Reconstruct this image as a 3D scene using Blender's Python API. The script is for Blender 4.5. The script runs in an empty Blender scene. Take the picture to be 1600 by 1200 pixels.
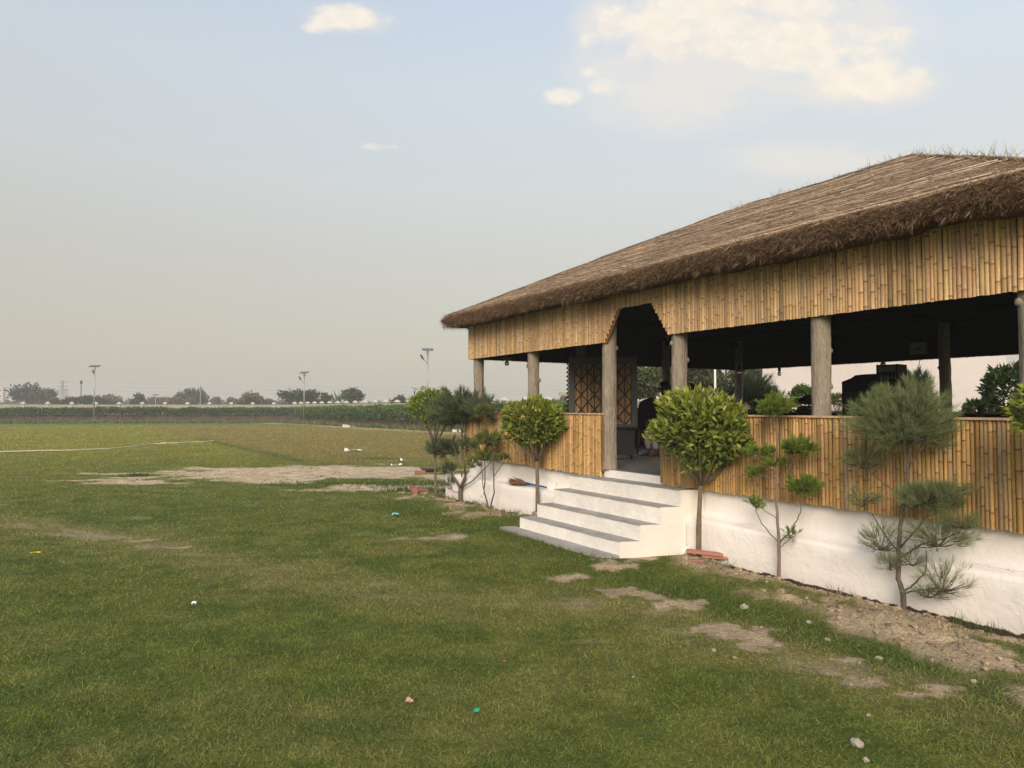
import bpy, math, random
import numpy as np
from mathutils import Vector, Matrix
random.seed(7)
RNG = np.random.default_rng(11)
SC = bpy.context.scene
COL = SC.collection
R = math.radians

# ---------------------------------------------------------------- camera
F_PX = 1086.97; PITCH = 0.0334; CAM_H = 1.9
cam_d = bpy.data.cameras.new('camera'); cam = bpy.data.objects.new('camera', cam_d); COL.objects.link(cam)
cam.location = (0, 0, CAM_H); cam.rotation_euler = (math.pi / 2 + PITCH, 0, 0)
cam_d.sensor_fit = 'HORIZONTAL'; cam_d.sensor_width = 36.0; cam_d.lens = 36.0 * F_PX / 1600.0
cam_d.clip_start = 0.05; cam_d.clip_end = 6000
SC.camera = cam
SC.render.resolution_x = 1024; SC.render.resolution_y = 768

# ---------------------------------------------------------------- sky and sun
SUN_EL, SUN_AZ = 30.0, 190.0          # azimuth of the sun, clockwise from +Y (the camera looks along +Y)
SKY_STRENGTH = 0.1
SC.view_settings.view_transform = 'Standard'; SC.view_settings.look = 'None'
SC.view_settings.exposure = 0.8; SC.view_settings.gamma = 1.0
world = bpy.data.worlds.new("World"); SC.world = world; world.use_nodes = True

def srgb(r, g, b):
    f = lambda c: (c / 255 / 12.92) if c / 255 <= 0.04045 else ((c / 255 + 0.055) / 1.055) ** 2.4
    return (f(r), f(g), f(b), 1)

class NT:
    def __init__(s, nt): s.nt = nt; nt.nodes.clear()
    def n(s, t, ins=None, **kw):
        nd = s.nt.nodes.new(t)
        for k, v in kw.items(): setattr(nd, k, v)
        for k, v in (ins or {}).items():
            if isinstance(v, bpy.types.NodeSocket): s.nt.links.new(v, nd.inputs[k])
            else: nd.inputs[k].default_value = v
        return nd
    def math(s, op, a, b=0.0, c=None, clamp=False):
        nd = s.nt.nodes.new('ShaderNodeMath'); nd.operation = op; nd.use_clamp = clamp
        for i, v in enumerate((a, b, c)):
            if v is None: continue
            if isinstance(v, bpy.types.NodeSocket): s.nt.links.new(v, nd.inputs[i])
            else: nd.inputs[i].default_value = v
        return nd.outputs[0]
    def mix(s, f, a, b, mode='MIX'):
        nd = s.nt.nodes.new('ShaderNodeMix'); nd.data_type = 'RGBA'; nd.blend_type = mode; nd.clamp_factor = True
        for i, v in ((0, f), (6, a), (7, b)):
            if isinstance(v, bpy.types.NodeSocket): s.nt.links.new(v, nd.inputs[i])
            else: nd.inputs[i].default_value = v if i == 0 else (tuple(v) + (1,))[:4]
        return nd.outputs[2]
    def ramp(s, f, stops, interp='LINEAR'):
        nd = s.nt.nodes.new('ShaderNodeValToRGB'); nd.color_ramp.interpolation = interp
        el = nd.color_ramp.elements
        while len(el) < len(stops): el.new(0.5)
        for e, (p, c) in zip(el, stops): e.position = p; e.color = (tuple(c) + (1,))[:4]
        s.nt.links.new(f, nd.inputs[0]); return nd.outputs[0]
    def noise(s, vec, scale, detail=4, rough=0.55, dist=0.0):
        return s.n('ShaderNodeTexNoise', {'Vector': vec, 'Scale': scale, 'Detail': detail, 'Roughness': rough, 'Distortion': dist})

def build_world():
    w = NT(world.node_tree)
    tc = w.n('ShaderNodeTexCoord').outputs['Generated']
    sky = w.n('ShaderNodeTexSky', sky_type='NISHITA', sun_disc=False, sun_elevation=R(SUN_EL), sun_rotation=R(SUN_AZ),
              air_density=1.3, dust_density=4.0, ozone_density=1.5)
    sep = w.n('ShaderNodeSeparateXYZ', {0: tc}); x, y, z = sep.outputs
    el = w.math('MULTIPLY', z, 1.0)
    k = 0.63 / SKY_STRENGTH
    def c(r, g, b): return tuple(v * k for v in srgb(r, g, b)[:3])
    hz = w.ramp(el, [(0.0, srgb(205, 196, 176)), (0.10, srgb(204, 198, 182)), (0.20, srgb(207, 203, 193)), (0.30, srgb(212, 214, 211)),
                     (0.42, srgb(210, 219, 225)), (0.56, srgb(198, 211, 230)), (1.0, srgb(140, 168, 210))])
    hz = w.n('ShaderNodeVectorMath', {0: hz, 'Scale': k}, operation='SCALE').outputs[0]
    # brighter, paler towards the right (+x)
    side = w.math('MULTIPLY_ADD', x, 0.14, 1.0)
    hz = w.n('ShaderNodeVectorMath', {0: hz, 'Scale': side}, operation='SCALE').outputs[0]
    base = w.mix(0.86, sky.outputs[0], hz)
    # clouds, placed by direction in the sky: a soft thin body and bright ragged puffs along its top
    ys = w.math('MAXIMUM', y, 0.05)
    u = w.math('DIVIDE', x, ys); v = w.math('DIVIDE', z, ys)
    uv = w.n('ShaderNodeCombineXYZ', {0: u, 1: w.math('MULTIPLY', v, 1.35), 2: 0.0}).outputs[0]
    nz = w.noise(uv, 9.0, 8, 0.6, 0.3).outputs[0]; nf = w.noise(uv, 34.0, 7, 0.62, 0.4).outputs[0]
    def blob(cu, cv, ru, rv, amp):
        a = w.math('POWER', w.math('DIVIDE', w.math('SUBTRACT', u, cu), ru), 2.0)
        b = w.math('POWER', w.math('DIVIDE', w.math('SUBTRACT', v, cv), rv), 2.0)
        return w.math('MULTIPLY', w.math('SUBTRACT', 1.0, w.math('ADD', a, b), clamp=True), amp)
    def union(lst):
        m = None
        for q in lst: m = blob(*q) if m is None else w.math('MAXIMUM', m, blob(*q))
        return m
    mb_ = union(BODY); mp_ = union(PUFFS)
    body = w.math('MULTIPLY', w.math('MULTIPLY', mb_, 1.6, clamp=True), w.math('MULTIPLY', w.math('SUBTRACT', w.math('ADD', nz, w.math('MULTIPLY', mb_, .30)), 0.43), 3.4, clamp=True))
    col = w.mix(w.math('MULTIPLY', body, 0.58), base, c(240, 229, 216))
    nn = w.math('ADD', w.math('MULTIPLY', nz, 0.68), w.math('MULTIPLY', nf, 0.32))
    dens = w.math('MULTIPLY', w.math('SUBTRACT', w.math('ADD', nn, w.math('MULTIPLY', mp_, .25)), 0.58), 6.5, clamp=True)
    puff = w.math('MULTIPLY', dens, w.math('MULTIPLY', mp_, 1.9, clamp=True))
    col = w.mix(w.math('MULTIPLY', puff, 0.72), col, w.mix(w.math('MULTIPLY', w.math('SUBTRACT', nf, .4), 4.0, clamp=True), c(244, 233, 218), c(252, 242, 222)))
    bg = w.n('ShaderNodeBackground', {'Color': col, 'Strength': SKY_STRENGTH})
    out = w.n('ShaderNodeOutputWorld', {'Surface': bg.outputs[0]})
BODY = [(0.27, 0.51, 0.22, 0.12, 1.0), (0.42, 0.55, 0.22, 0.11, 1.0), (0.22, 0.44, 0.16, 0.06, .6), (0.50, 0.48, 0.15, 0.06, .9), (0.45, 0.36, 0.18, 0.035, .6), (0.17, .56, .10, .08, 1.0), (-.235, .57, .10, .03, .6)]
PUFFS = [(0.20, 0.555, .10, .07, 1.15), (0.26, 0.60, .13, .06, 1.1), (0.43, 0.53, .16, .05, 1.2), (0.33, 0.545, .11, .045, .95), (0.56, 0.545, .045, .02, .9), (0.52, 0.48, .11, .042, 1.15), (0.118, 0.535, .03, .018, .8),
         (0.14, 0.467, .034, .018, .8), (0.066, 0.452, .044, .019, .95), (0.112, 0.49, .022, .012, .6), (-0.245, 0.572, .075, .026, 1.0), (-0.285, 0.558, .034, .018, .8), (-0.175, 0.57, .034, .016, .7),
         (-0.19, 0.378, .055, .010, .6), (-0.002, 0.497, .026, .010, .5), (0.42, 0.585, .13, .026, .9)]
build_world()
sun_d = bpy.data.lights.new('sun', 'SUN'); sun_d.energy = 2.2; sun_d.angle = R(32); sun_d.color = (1.0, 0.86, 0.68)
sun = bpy.data.objects.new('sun', sun_d); COL.objects.link(sun)
_sd = Vector((math.sin(R(SUN_AZ)) * math.cos(R(SUN_EL)), math.cos(R(SUN_AZ)) * math.cos(R(SUN_EL)), math.sin(R(SUN_EL))))
sun.rotation_euler = _sd.to_track_quat('Z', 'Y').to_euler()
SC.cycles.use_denoising = True
SC.cycles.max_bounces = 6; SC.cycles.volume_bounces = 0; SC.cycles.transparent_max_bounces = 8

# ---------------------------------------------------------------- measured frame
PAV = np.array([-0.66063, 13.82242, 0.0]); PAV_ROT = -1.0181074
SX = np.array([math.cos(PAV_ROT), math.sin(PAV_ROT), 0.0]); SY = np.array([-math.sin(PAV_ROT), math.cos(PAV_ROT), 0.0])
def wl(x, y, z=0.0): return PAV + SX * x + SY * y + np.array([0, 0, z])      # pavilion frame -> world
def to_loc(X, Y): dx, dy = X - PAV[0], Y - PAV[1]; return dx * SX[0] + dy * SX[1], dx * SY[0] + dy * SY[1]
def at(px, py, Y):                                                            # a surveyed sight line -> world point at depth Y
    a, b = px - 800, -(py - 600)
    yy = F_PX * math.cos(PITCH) - b * math.sin(PITCH); zz = F_PX * math.sin(PITCH) + b * math.cos(PITCH)
    s = Y / yy; return np.array([a * s, Y, CAM_H + zz * s])

# ---------------------------------------------------------------- noise
def _hash(ix, iy, iz=0):
    h = (ix.astype(np.int64) * 374761393 + iy.astype(np.int64) * 668265263 + np.asarray(iz).astype(np.int64) * 1274126177) & 0xffffffff
    h = ((h ^ (h >> 13)) * 1274126177) & 0xffffffff
    return ((h ^ (h >> 16)) & 0xffff) / 65535.0
def vnoise(x, y, z=None):
    x = np.asarray(x, float); y = np.asarray(y, float); z = np.zeros_like(x) if z is None else np.asarray(z, float)
    ix, iy, iz = np.floor(x), np.floor(y), np.floor(z); fx, fy, fz = x - ix, y - iy, z - iz
    fx, fy, fz = fx * fx * (3 - 2 * fx), fy * fy * (3 - 2 * fy), fz * fz * (3 - 2 * fz)
    def L(a, b, t): return a + (b - a) * t
    r = []
    for dz in (0, 1):
        r.append(L(L(_hash(ix, iy, iz + dz), _hash(ix + 1, iy, iz + dz), fx), L(_hash(ix, iy + 1, iz + dz), _hash(ix + 1, iy + 1, iz + dz), fx), fy))
    return L(r[0], r[1], fz)
def fbm(x, y, z=None, o=4):
    s = 0; a = 0.5; t = 0
    for i in range(o):
        f = 2.03 ** i
        s = s + a * vnoise(np.asarray(x) * f + 17.3 * i, np.asarray(y) * f - 9.1 * i, None if z is None else np.asarray(z) * f); t += a; a *= 0.5
    return s / t
def sstep(a, b, x): t = np.clip((x - a) / (b - a), 0, 1); return t * t * (3 - 2 * t)

# ---------------------------------------------------------------- mesh building
class MB:
    def __init__(s): s.v = []; s.f = []; s.c = []; s.n = 0; s.big = []
    def add(s, v, f, c=(1, 1, 1)):
        v = np.asarray(v, float).reshape(-1, 3); c = np.asarray(c, float)
        if c.ndim == 1: c = np.tile(c[:3], (len(v), 1))
        s.v.append(v); s.c.append(c)
        if isinstance(f, np.ndarray): s.big.append(f + s.n)
        else: s.f += [tuple(i + s.n for i in q) for q in f]
        s.n += len(v); return s
    def box(s, x0, x1, y0, y1, z0, z1, c=(1, 1, 1)):
        v = [(x, y, z) for x in (x0, x1) for y in (y0, y1) for z in (z0, z1)]
        return s.add(v, [(0, 1, 3, 2), (4, 6, 7, 5), (0, 4, 5, 1), (2, 3, 7, 6), (0, 2, 6, 4), (1, 5, 7, 3)], c)
    def prism(s, poly, z0, z1, c=(1, 1, 1)):                     # polygon in xy, extruded
        n = len(poly); v = [(x, y, z0) for x, y in poly] + [(x, y, z1) for x, y in poly]
        f = [tuple(range(n))[::-1], tuple(range(n, 2 * n))] + [(i, (i + 1) % n, n + (i + 1) % n, n + i) for i in range(n)]
        return s.add(v, f, c)
    def tube(s, pts, rad, n=8, c=(1, 1, 1), caps=True, jit=0.0):
        pts = np.asarray(pts, float); m = len(pts); rad = np.broadcast_to(np.asarray(rad, float), (m,))
        t = np.gradient(pts, axis=0); t /= np.linalg.norm(t, axis=1)[:, None] + 1e-9
        up = np.array([0.0, 0, 1]) if abs(t[0][2]) < 0.9 else np.array([1.0, 0, 0])
        V = []; a = np.arange(n) * 2 * np.pi / n
        for i in range(m):
            x = np.cross(up, t[i]); x /= np.linalg.norm(x) + 1e-9; y = np.cross(t[i], x); up = y if False else up
            rr = rad[i] * (1 + jit * (RNG.random(n) - 0.5))
            V.append(pts[i] + np.outer(np.cos(a) * rr, x) + np.outer(np.sin(a) * rr, y))
        f = [(i * n + j, i * n + (j + 1) % n, (i + 1) * n + (j + 1) % n, (i + 1) * n + j) for i in range(m - 1) for j in range(n)]
        if caps: f += [tuple(range(n))[::-1], tuple(range((m - 1) * n, m * n))]
        return s.add(np.concatenate(V), f, c)
    def lathe(s, prof, n=16, c=(1, 1, 1), o=(0, 0, 0)):
        V = []; a = np.arange(n) * 2 * np.pi / n
        for r, z in prof: V.append(np.stack([np.cos(a) * r, np.sin(a) * r, np.full(n, z)], 1) + np.asarray(o))
        m = len(prof)
        f = [(i * n + j, i * n + (j + 1) % n, (i + 1) * n + (j + 1) % n, (i + 1) * n + j) for i in range(m - 1) for j in range(n)]
        f += [tuple(range(n))[::-1], tuple(range((m - 1) * n, m * n))]
        return s.add(np.concatenate(V), f, c)
    def blades(s, p, d, L, W, col, side=None, bend=0.0, mid=0.45):
        """rhombic leaves / blades: base p, direction d (N,3), length L, width W, colour (N,3)"""
        n = len(p); d = d / (np.linalg.norm(d, axis=1)[:, None] + 1e-9)
        if side is None: side = RNG.normal(size=(n, 3))
        sd = np.cross(d, side); sd /= np.linalg.norm(sd, axis=1)[:, None] + 1e-9
        nm = np.cross(sd, d); L = np.broadcast_to(L, (n,))[:, None]; W = np.broadcast_to(W, (n,))[:, None]
        m = p + d * L * mid; tip = p + d * L + nm * (L * bend)
        v = np.stack([p, m + sd * W * 0.5, tip, m - sd * W * 0.5], 1).reshape(-1, 3)
        f = np.arange(n * 4).reshape(n, 4)
        return s.add(v, f, np.repeat(np.broadcast_to(np.asarray(col, float), (n, 3)), 4, 0))
    def build(s, name, mat, parent=None, smooth=False, loc=None, rotz=0.0):
        me = bpy.data.meshes.new(name); v = np.concatenate(s.v) if s.v else np.zeros((0, 3)); c = np.concatenate(s.c)
        fl = [np.asarray(q) for q in s.f]
        sizes = [len(q) for q in s.f]; idx = [i for q in s.f for i in q]
        for b in s.big: sizes += [b.shape[1]] * len(b)
        allidx = np.concatenate([np.asarray(idx, np.int32)] + [b.reshape(-1).astype(np.int32) for b in s.big])
        sizes = np.asarray(sizes, np.int32); st = np.concatenate([[0], np.cumsum(sizes)[:-1]]).astype(np.int32)
        me.vertices.add(len(v)); me.vertices.foreach_set('co', v.astype(np.float32).ravel())
        me.loops.add(len(allidx)); me.loops.foreach_set('vertex_index', allidx)
        me.polygons.add(len(sizes)); me.polygons.foreach_set('loop_start', st); me.polygons.foreach_set('loop_total', sizes)
        me.update(calc_edges=True)
        ca = me.color_attributes.new('Col', 'FLOAT_COLOR', 'POINT')
        ca.data.foreach_set('color', np.concatenate([c, np.ones((len(c), 1))], 1).astype(np.float32).ravel())
        me.polygons.foreach_set('use_smooth', np.full(len(sizes), bool(smooth)))
        me.materials.append(mat)
        o = bpy.data.objects.new(name, me); COL.objects.link(o)
        if parent is not None: o.parent = parent
        if loc is not None: o.location = tuple(loc)
        o.rotation_euler = (0, 0, rotz)
        return o

def empty(name, loc=(0, 0, 0), rotz=0.0):
    o = bpy.data.objects.new(name, None); COL.objects.link(o); o.location = tuple(loc); o.rotation_euler = (0, 0, rotz)
    o.empty_display_size = 0.2; return o
def tag(o, label=None, cat=None, group=None, kind=None):
    if label: o['label'] = label
    if cat: o['category'] = cat
    if group: o['group'] = group
    if kind: o['kind'] = kind
    return o
def thing(name, label, cat, loc=(0, 0, 0), rotz=0.0, group=None): return tag(empty(name, loc, rotz), label, cat, group)
def copy_tree(o, parent=None):
    c = o.copy(); COL.objects.link(c); c.parent = parent
    for ch in list(o.children): copy_tree(ch, c)
    return c

# ---------------------------------------------------------------- materials
def mat(name, base=None, rough=0.8, attr=False, noise=None, bump=None, metal=0.0, transl=0.0, spec=0.3, emit=None, trans=0.0):
    """base colour (or the Col attribute), varied by noise=(scale, amount, stretch) ; bump=(scale, strength, dist, stretch)"""
    m = bpy.data.materials.new(name); m.use_nodes = True; w = NT(m.node_tree)
    oc = w.n('ShaderNodeTexCoord').outputs['Object']
    if attr: col = w.n('ShaderNodeVertexColor', layer_name='Col').outputs[0]
    else: col = w.n('ShaderNodeRGB').outputs[0]; col.default_value = (tuple(base) + (1,))[:4]
    if noise:
        for sc, am, st in (noise if isinstance(noise, list) else [noise]):
            mp = w.n('ShaderNodeMapping', {'Vector': oc, 'Scale': st}).outputs[0]
            f = w.noise(mp, sc, 5, 0.6).outputs[0]
            k = w.n('ShaderNodeMapRange', {'Value': f, 'From Min': 0.3, 'From Max': 0.7, 'To Min': 1 - am, 'To Max': 1 + am}).outputs[0]
            col = w.n('ShaderNodeVectorMath', {0: col, 'Scale': k}, operation='SCALE').outputs[0]
    ins = {'Base Color': col, 'Roughness': rough, 'Metallic': metal, 'Specular IOR Level': spec}
    if trans: ins['Transmission Weight'] = trans
    if bump:
        h = None
        for sc, strength, dist, st in (bump if isinstance(bump, list) else [bump]):
            mp = w.n('ShaderNodeMapping', {'Vector': oc, 'Scale': st}).outputs[0]
            f = w.noise(mp, sc, 5, 0.6).outputs[0]
            d = {'Height': f, 'Strength': strength, 'Distance': dist}
            if h is not None: d['Normal'] = h
            h = w.n('ShaderNodeBump', d).outputs[0]
        ins['Normal'] = h
    p = w.n('ShaderNodeBsdfPrincipled', ins)
    if emit: p.inputs['Emission Color'].default_value = (tuple(emit[:3]) + (1,)); p.inputs['Emission Strength'].default_value = emit[3]
    sh = p.outputs[0]
    if transl:
        t = w.n('ShaderNodeBsdfTranslucent', {'Color': col}); sh = w.n('ShaderNodeMixShader', {0: transl, 1: sh, 2: t.outputs[0]}).outputs[0]
    w.n('ShaderNodeOutputMaterial', {'Surface': sh}); return m
I3 = (1, 1, 1)
M = {}
M['ground'] = mat('ground', attr=True, rough=0.95, noise=[(3.0, 0.18, I3), (38.0, 0.28, I3)], bump=[(11, 0.9, 0.07, I3), (60, 0.9, 0.02, I3)], spec=0.1)
M['grass'] = mat('grass', attr=True, rough=0.75, transl=0.25, spec=0.12)
M['leaf'] = mat('leaf', attr=True, rough=0.42, transl=0.22, spec=0.45)
M['needle'] = mat('needle', attr=True, rough=0.7, transl=0.15, spec=0.2)
M['farleaf'] = mat('farleaf', attr=True, rough=0.9, transl=0.15, spec=0.1)
M['bark'] = mat('bark', attr=True, rough=0.9, noise=(30, 0.3, (1, 1, 0.25)), bump=(60, 0.6, 0.01, (1, 1, 0.25)), spec=0.15)
M['cane'] = mat('cane', attr=True, rough=0.5, noise=[(14, 0.22, (1, 1, 0.12)), (90, 0.2, (1, 1, 0.35)), (1.6, 0.14, I3)], spec=0.35)
M['thatch'] = mat('thatch', attr=True, rough=0.95, noise=[(3, 0.3, I3), (40, 0.45, I3)], bump=[(30, 0.9, 0.05, I3), (90, 0.8, 0.02, I3)], spec=0.1)
M['straw'] = mat('straw', attr=True, rough=0.85, spec=0.15)
M['conc_bark'] = mat('conc_bark', base=(0.29, 0.245, 0.195), rough=0.9, noise=[(9, 0.2, (1, 1, 0.3)), (60, 0.22, (1, 1, 0.25))],
                     bump=[(24, 1.0, 0.035, (1, 1, 0.22)), (90, 0.7, 0.01, (1, 1, 0.4))], spec=0.15)
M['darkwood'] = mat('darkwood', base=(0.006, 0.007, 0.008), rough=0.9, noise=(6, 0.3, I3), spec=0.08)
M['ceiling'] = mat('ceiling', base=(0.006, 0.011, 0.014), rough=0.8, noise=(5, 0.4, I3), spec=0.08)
M['tile'] = mat('tile', base=(0.14, 0.14, 0.13), rough=0.5, noise=[(5, 0.35, I3), (16, 0.3, I3)])
M['stepgrey'] = mat('stepgrey', base=(0.32, 0.30, 0.28), rough=0.85, noise=[(3, 0.22, I3), (40, 0.16, I3)], bump=(50, 0.3, 0.01, I3))
M['black'] = mat('black', base=(0.006, 0.006, 0.007), rough=0.6, spec=0.15)
M['blackplastic'] = mat('blackplastic', base=(0.008, 0.009, 0.015), rough=0.45, spec=0.25)
M['greyframe'] = mat('greyframe', base=(0.045, 0.047, 0.042), rough=0.5, noise=(8, 0.2, I3))
M['panelcane'] = mat('panelcane', attr=True, rough=0.7, noise=(30, 0.3, (1, 1, 0.3)))
M['cabinet'] = mat('cabinet', base=(0.012, 0.012, 0.011), rough=0.6, noise=(10, 0.3, I3))
M['col'] = mat('col', attr=True, rough=0.75, noise=(20, 0.1, I3))
M['farcol'] = mat('farcol', attr=True, rough=0.9, noise=(0.6, 0.08, I3))
M['metal'] = mat('metal', base=(0.33, 0.33, 0.33), rough=0.45, metal=0.6, noise=(4, 0.1, I3))
M['solar'] = mat('solar', base=(0.02, 0.025, 0.05), rough=0.25, spec=0.6)
M['glass'] = mat('glass', base=(0.8, 0.8, 0.78), rough=0.12, trans=0.7)
M['skin'] = mat('skin', base=(0.10, 0.045, 0.026), rough=0.55, noise=(30, 0.1, I3))
M['hair'] = mat('hair', base=(0.008, 0.007, 0.007), rough=0.6)
M['brick'] = mat('brick', base=(0.30, 0.125, 0.085), rough=0.85, noise=[(12, 0.3, I3), (60, 0.2, I3)], bump=(40, 0.5, 0.01, I3))
M['stone'] = mat('stone', base=(0.40, 0.35, 0.28), rough=0.9, noise=[(12, 0.25, I3)], bump=(30, 0.6, 0.02, I3))

def plinth_mat():
    m = bpy.data.materials.new('lime_plaster'); m.use_nodes = True; w = NT(m.node_tree)
    oc = w.n('ShaderNodeTexCoord').outputs['Object']; z = w.n('ShaderNodeSeparateXYZ', {0: oc}).outputs[2]
    big = w.noise(oc, 1.3, 5, 0.6).outputs[0]; fine = w.noise(oc, 14, 6, 0.65).outputs[0]
    col = w.ramp(big, [(0.3, (0.79, 0.735, 0.69)), (0.7, (0.87, 0.825, 0.79))])
    # rain-washed scuffs in long streaks
    st = w.noise(w.n('ShaderNodeMapping', {'Vector': oc, 'Scale': (1.2, 1.2, 5)}).outputs[0], 2.0, 6, 0.7).outputs[0]
    col = w.mix(w.math('MULTIPLY', w.math('SUBTRACT', st, 0.56, clamp=True), 2.2, clamp=True), col, (0.66, 0.60, 0.54))
    # soil left bare of paint at the foot, with a ragged edge
    edge = w.math('ADD', w.math('MULTIPLY', w.noise(oc, 5, 6, 0.7).outputs[0], 0.13), w.math('MULTIPLY', w.math('MULTIPLY', w.math('SUBTRACT', w.n('ShaderNodeSeparateXYZ', {0: oc}).outputs[0], 6.0), 0.2, clamp=True), 0.045))
    bare = w.math('MULTIPLY', w.math('SUBTRACT', edge, z), 90.0, clamp=True)
    # hairline cracks
    vo = w.n('ShaderNodeTexVoronoi', {'Vector': w.n('ShaderNodeVectorMath', {0: oc, 1: w.n('ShaderNodeVectorMath', {0: w.noise(oc, 3, 4, 0.6).outputs[1], 'Scale': 0.5}, operation='SCALE').outputs[0]}, operation='ADD').outputs[0], 'Scale': 0.55}, feature='DISTANCE_TO_EDGE').outputs[0]
    crack = w.math('LESS_THAN', vo, 0.0035)
    crack = w.math('MULTIPLY', crack, w.math('GREATER_THAN', w.noise(oc, 0.9, 2, 0.5).outputs[0], 0.55))
    col = w.mix(w.math('MULTIPLY', crack, 0.6), col, (0.30, 0.25, 0.21))
    # a little earth splashed on the lowest part, where rain hits the soil
    sp = w.math('MULTIPLY', w.math('SUBTRACT', 0.22, z, clamp=True), w.math('MULTIPLY', fine, 3.0))
    col = w.mix(w.math('MULTIPLY', sp, 1.1, clamp=True), col, (0.50, 0.40, 0.30))
    col = w.mix(bare, col, (0.055, 0.04, 0.03))
    h = w.math('ADD', w.math('MULTIPLY', w.noise(oc, 4.5, 5, 0.6, 0.8).outputs[0], 1.0), w.math('MULTIPLY', fine, 0.35))
    b = w.n('ShaderNodeBump', {'Height': h, 'Strength': 0.36, 'Distance': 0.045}).outputs[0]
    p = w.n('ShaderNodeBsdfPrincipled', {'Base Color': col, 'Roughness': 0.85, 'Normal': b, 'Specular IOR Level': 0.2})
    w.n('ShaderNodeOutputMaterial', {'Surface': p.outputs[0]}); return m
M['plaster'] = plinth_mat()
M['paint'] = mat('paint', base=(0.80, 0.76, 0.71), rough=0.8, noise=[(4, 0.07, I3), (1.2, .08, I3), (30, .06, I3), (9, .05, (1, 1, 3))], bump=[(6, 0.3, 0.03, I3), (40, 0.2, 0.01, I3)])
M['sunlit_paint'] = mat('sunlit_paint', base=(0.78, 0.72, 0.655), rough=0.8, noise=[(4, 0.06, I3)], bump=[(6, 0.3, 0.03, I3)])  # step paint with the warm sun on the side face mixed into its colour

# ---------------------------------------------------------------- ground
ELL = [  # bare patches: centre x, y, radii, strength
    (1.81, 5.94, .36, .25, 1.5), (1.2, 7.25, .28, .2, 1.25), (1.62, 6.78, .3, .17, 1.15), (1.42, 7.0, .14, .14, 1.1), (1.98, 5.62, .16, .12, 1.0),
    (2.42, 4.85, .15, .11, 1.15), (2.68, 4.66, .22, .06, 1.0), (2.28, 5.05, .09, .06, 0.9), (3.4, 4.55, .26, .12, 1.25), (2.95, 4.78, .2, .05, .9), (.74, 7.76, .3, .13, .85),
    (1.2, 8.15, .22, .35, 1.1), (2.55, 5.3, .14, .06, .9), (1.55, 8.5, .3, .2, 1.0),
    (-5.9, 20.3, 4.8, 2.5, 1.6), (-3.0, 20.7, 3.4, 1.5, 1.3), (-2.3, 16.7, 2.1, .9, 1.3), (-1.5, 18.6, 1.6, .9, 1.0),
    (-1.6, 15.2, 1.1, .7, 1.2), (-0.6, 14.6, .5, .6, .8), (-4.2, 15.9, .7, .2, .7), (-5.4, 10.0, .3, .1, .6), (-4.6, 9.5, .3, .1, .6), (-1.1, 10.1, .7, .16, .6)]
TRAIL = [(-9, 12.0), (-7.4, 11.0), (-5.5, 10.1), (-4.07, 8.9), (-2.6, 7.9), (-1.75, 7.4), (-.6, 6.8), (.4, 6.9), (1.2, 6.6), (2.4, 5.0), (3.6, 4.2)]
PATH = [(-34, 88), (-22, 76), (-13, 62), (-6.5, 54), (2, 42), (10, 30)]
def seg_dist(x, y, pl):
    d = np.full(np.shape(x), 1e9)
    for (ax, ay), (bx, by) in zip(pl[:-1], pl[1:]):
        vx, vy = bx - ax, by - ay; t = np.clip(((x - ax) * vx + (y - ay) * vy) / (vx * vx + vy * vy), 0, 1)
        d = np.minimum(d, np.hypot(x - ax - t * vx, y - ay - t * vy))
    return d
def dirt_f(x, y):
    lx, ly = to_loc(x, y)
    n = fbm(x * 2.2, y * 2.2, o=4) - 0.5; n2 = fbm(x * 7, y * 7, o=3) - 0.5
    r = np.hypot(x, y); big = fbm(x * .5, y * 1.2, o=4) - 0.5
    d = np.zeros_like(x)
    for cx, cy, rx, ry, s in ELL:
        q = 1 - np.hypot((x - cx) / rx, (y - cy) / ry)
        w = n * 1.3 + n2 * 2.0 if rx < 1 else big * 2.2 + n * 0.6 + n2 * .4
        d = np.maximum(d, sstep(-0.15, 0.42, (q + w) * s) * (q > -0.6))
    # disturbed soil along the foot of the wall
    edge = -0.95 + 0.85 * (fbm(lx * 0.8, ly * .8 + 5, o=3) - 0.5) + .12 * (lx - 7) * (lx > 7) * -1
    band = sstep(edge - 0.12, edge + 0.22, ly + n * 0.5) * sstep(10.6, 10.2, np.abs(lx - .2)) * (ly < 0.2) * (lx > -2.2)
    st = sstep(2.9, 3.2, lx) * sstep(6.15, 5.75, lx)
    holes = sstep(0.54, 0.66, fbm(lx * 1.7 + 3, ly * 3.0, o=3) + n2 * .3) * sstep(-.45, -.65, ly)
    band = band * (1 - holes * 0.9) * (1 - st)
    d = np.maximum(d, band)
    tr = sstep(0.45, 0.0, seg_dist(x, y, TRAIL) + n * 0.5) * sstep(0.48, 0.72, fbm(x * 1.5, y * 4, o=4) + n2 * .2)
    d = np.maximum(d, tr * 0.5)
    pt = sstep(1.6, 0.5, seg_dist(x, y, PATH) + n * 1.2); d = np.maximum(d, pt * 0.6)
    sp = sstep(0.76, 0.86, fbm(x * 1.1 + 30, y * 1.9, o=5) + n2 * 0.12) * (r < 60); d = np.maximum(d, sp * 0.3)
    return np.clip(d, 0, 1)
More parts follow.
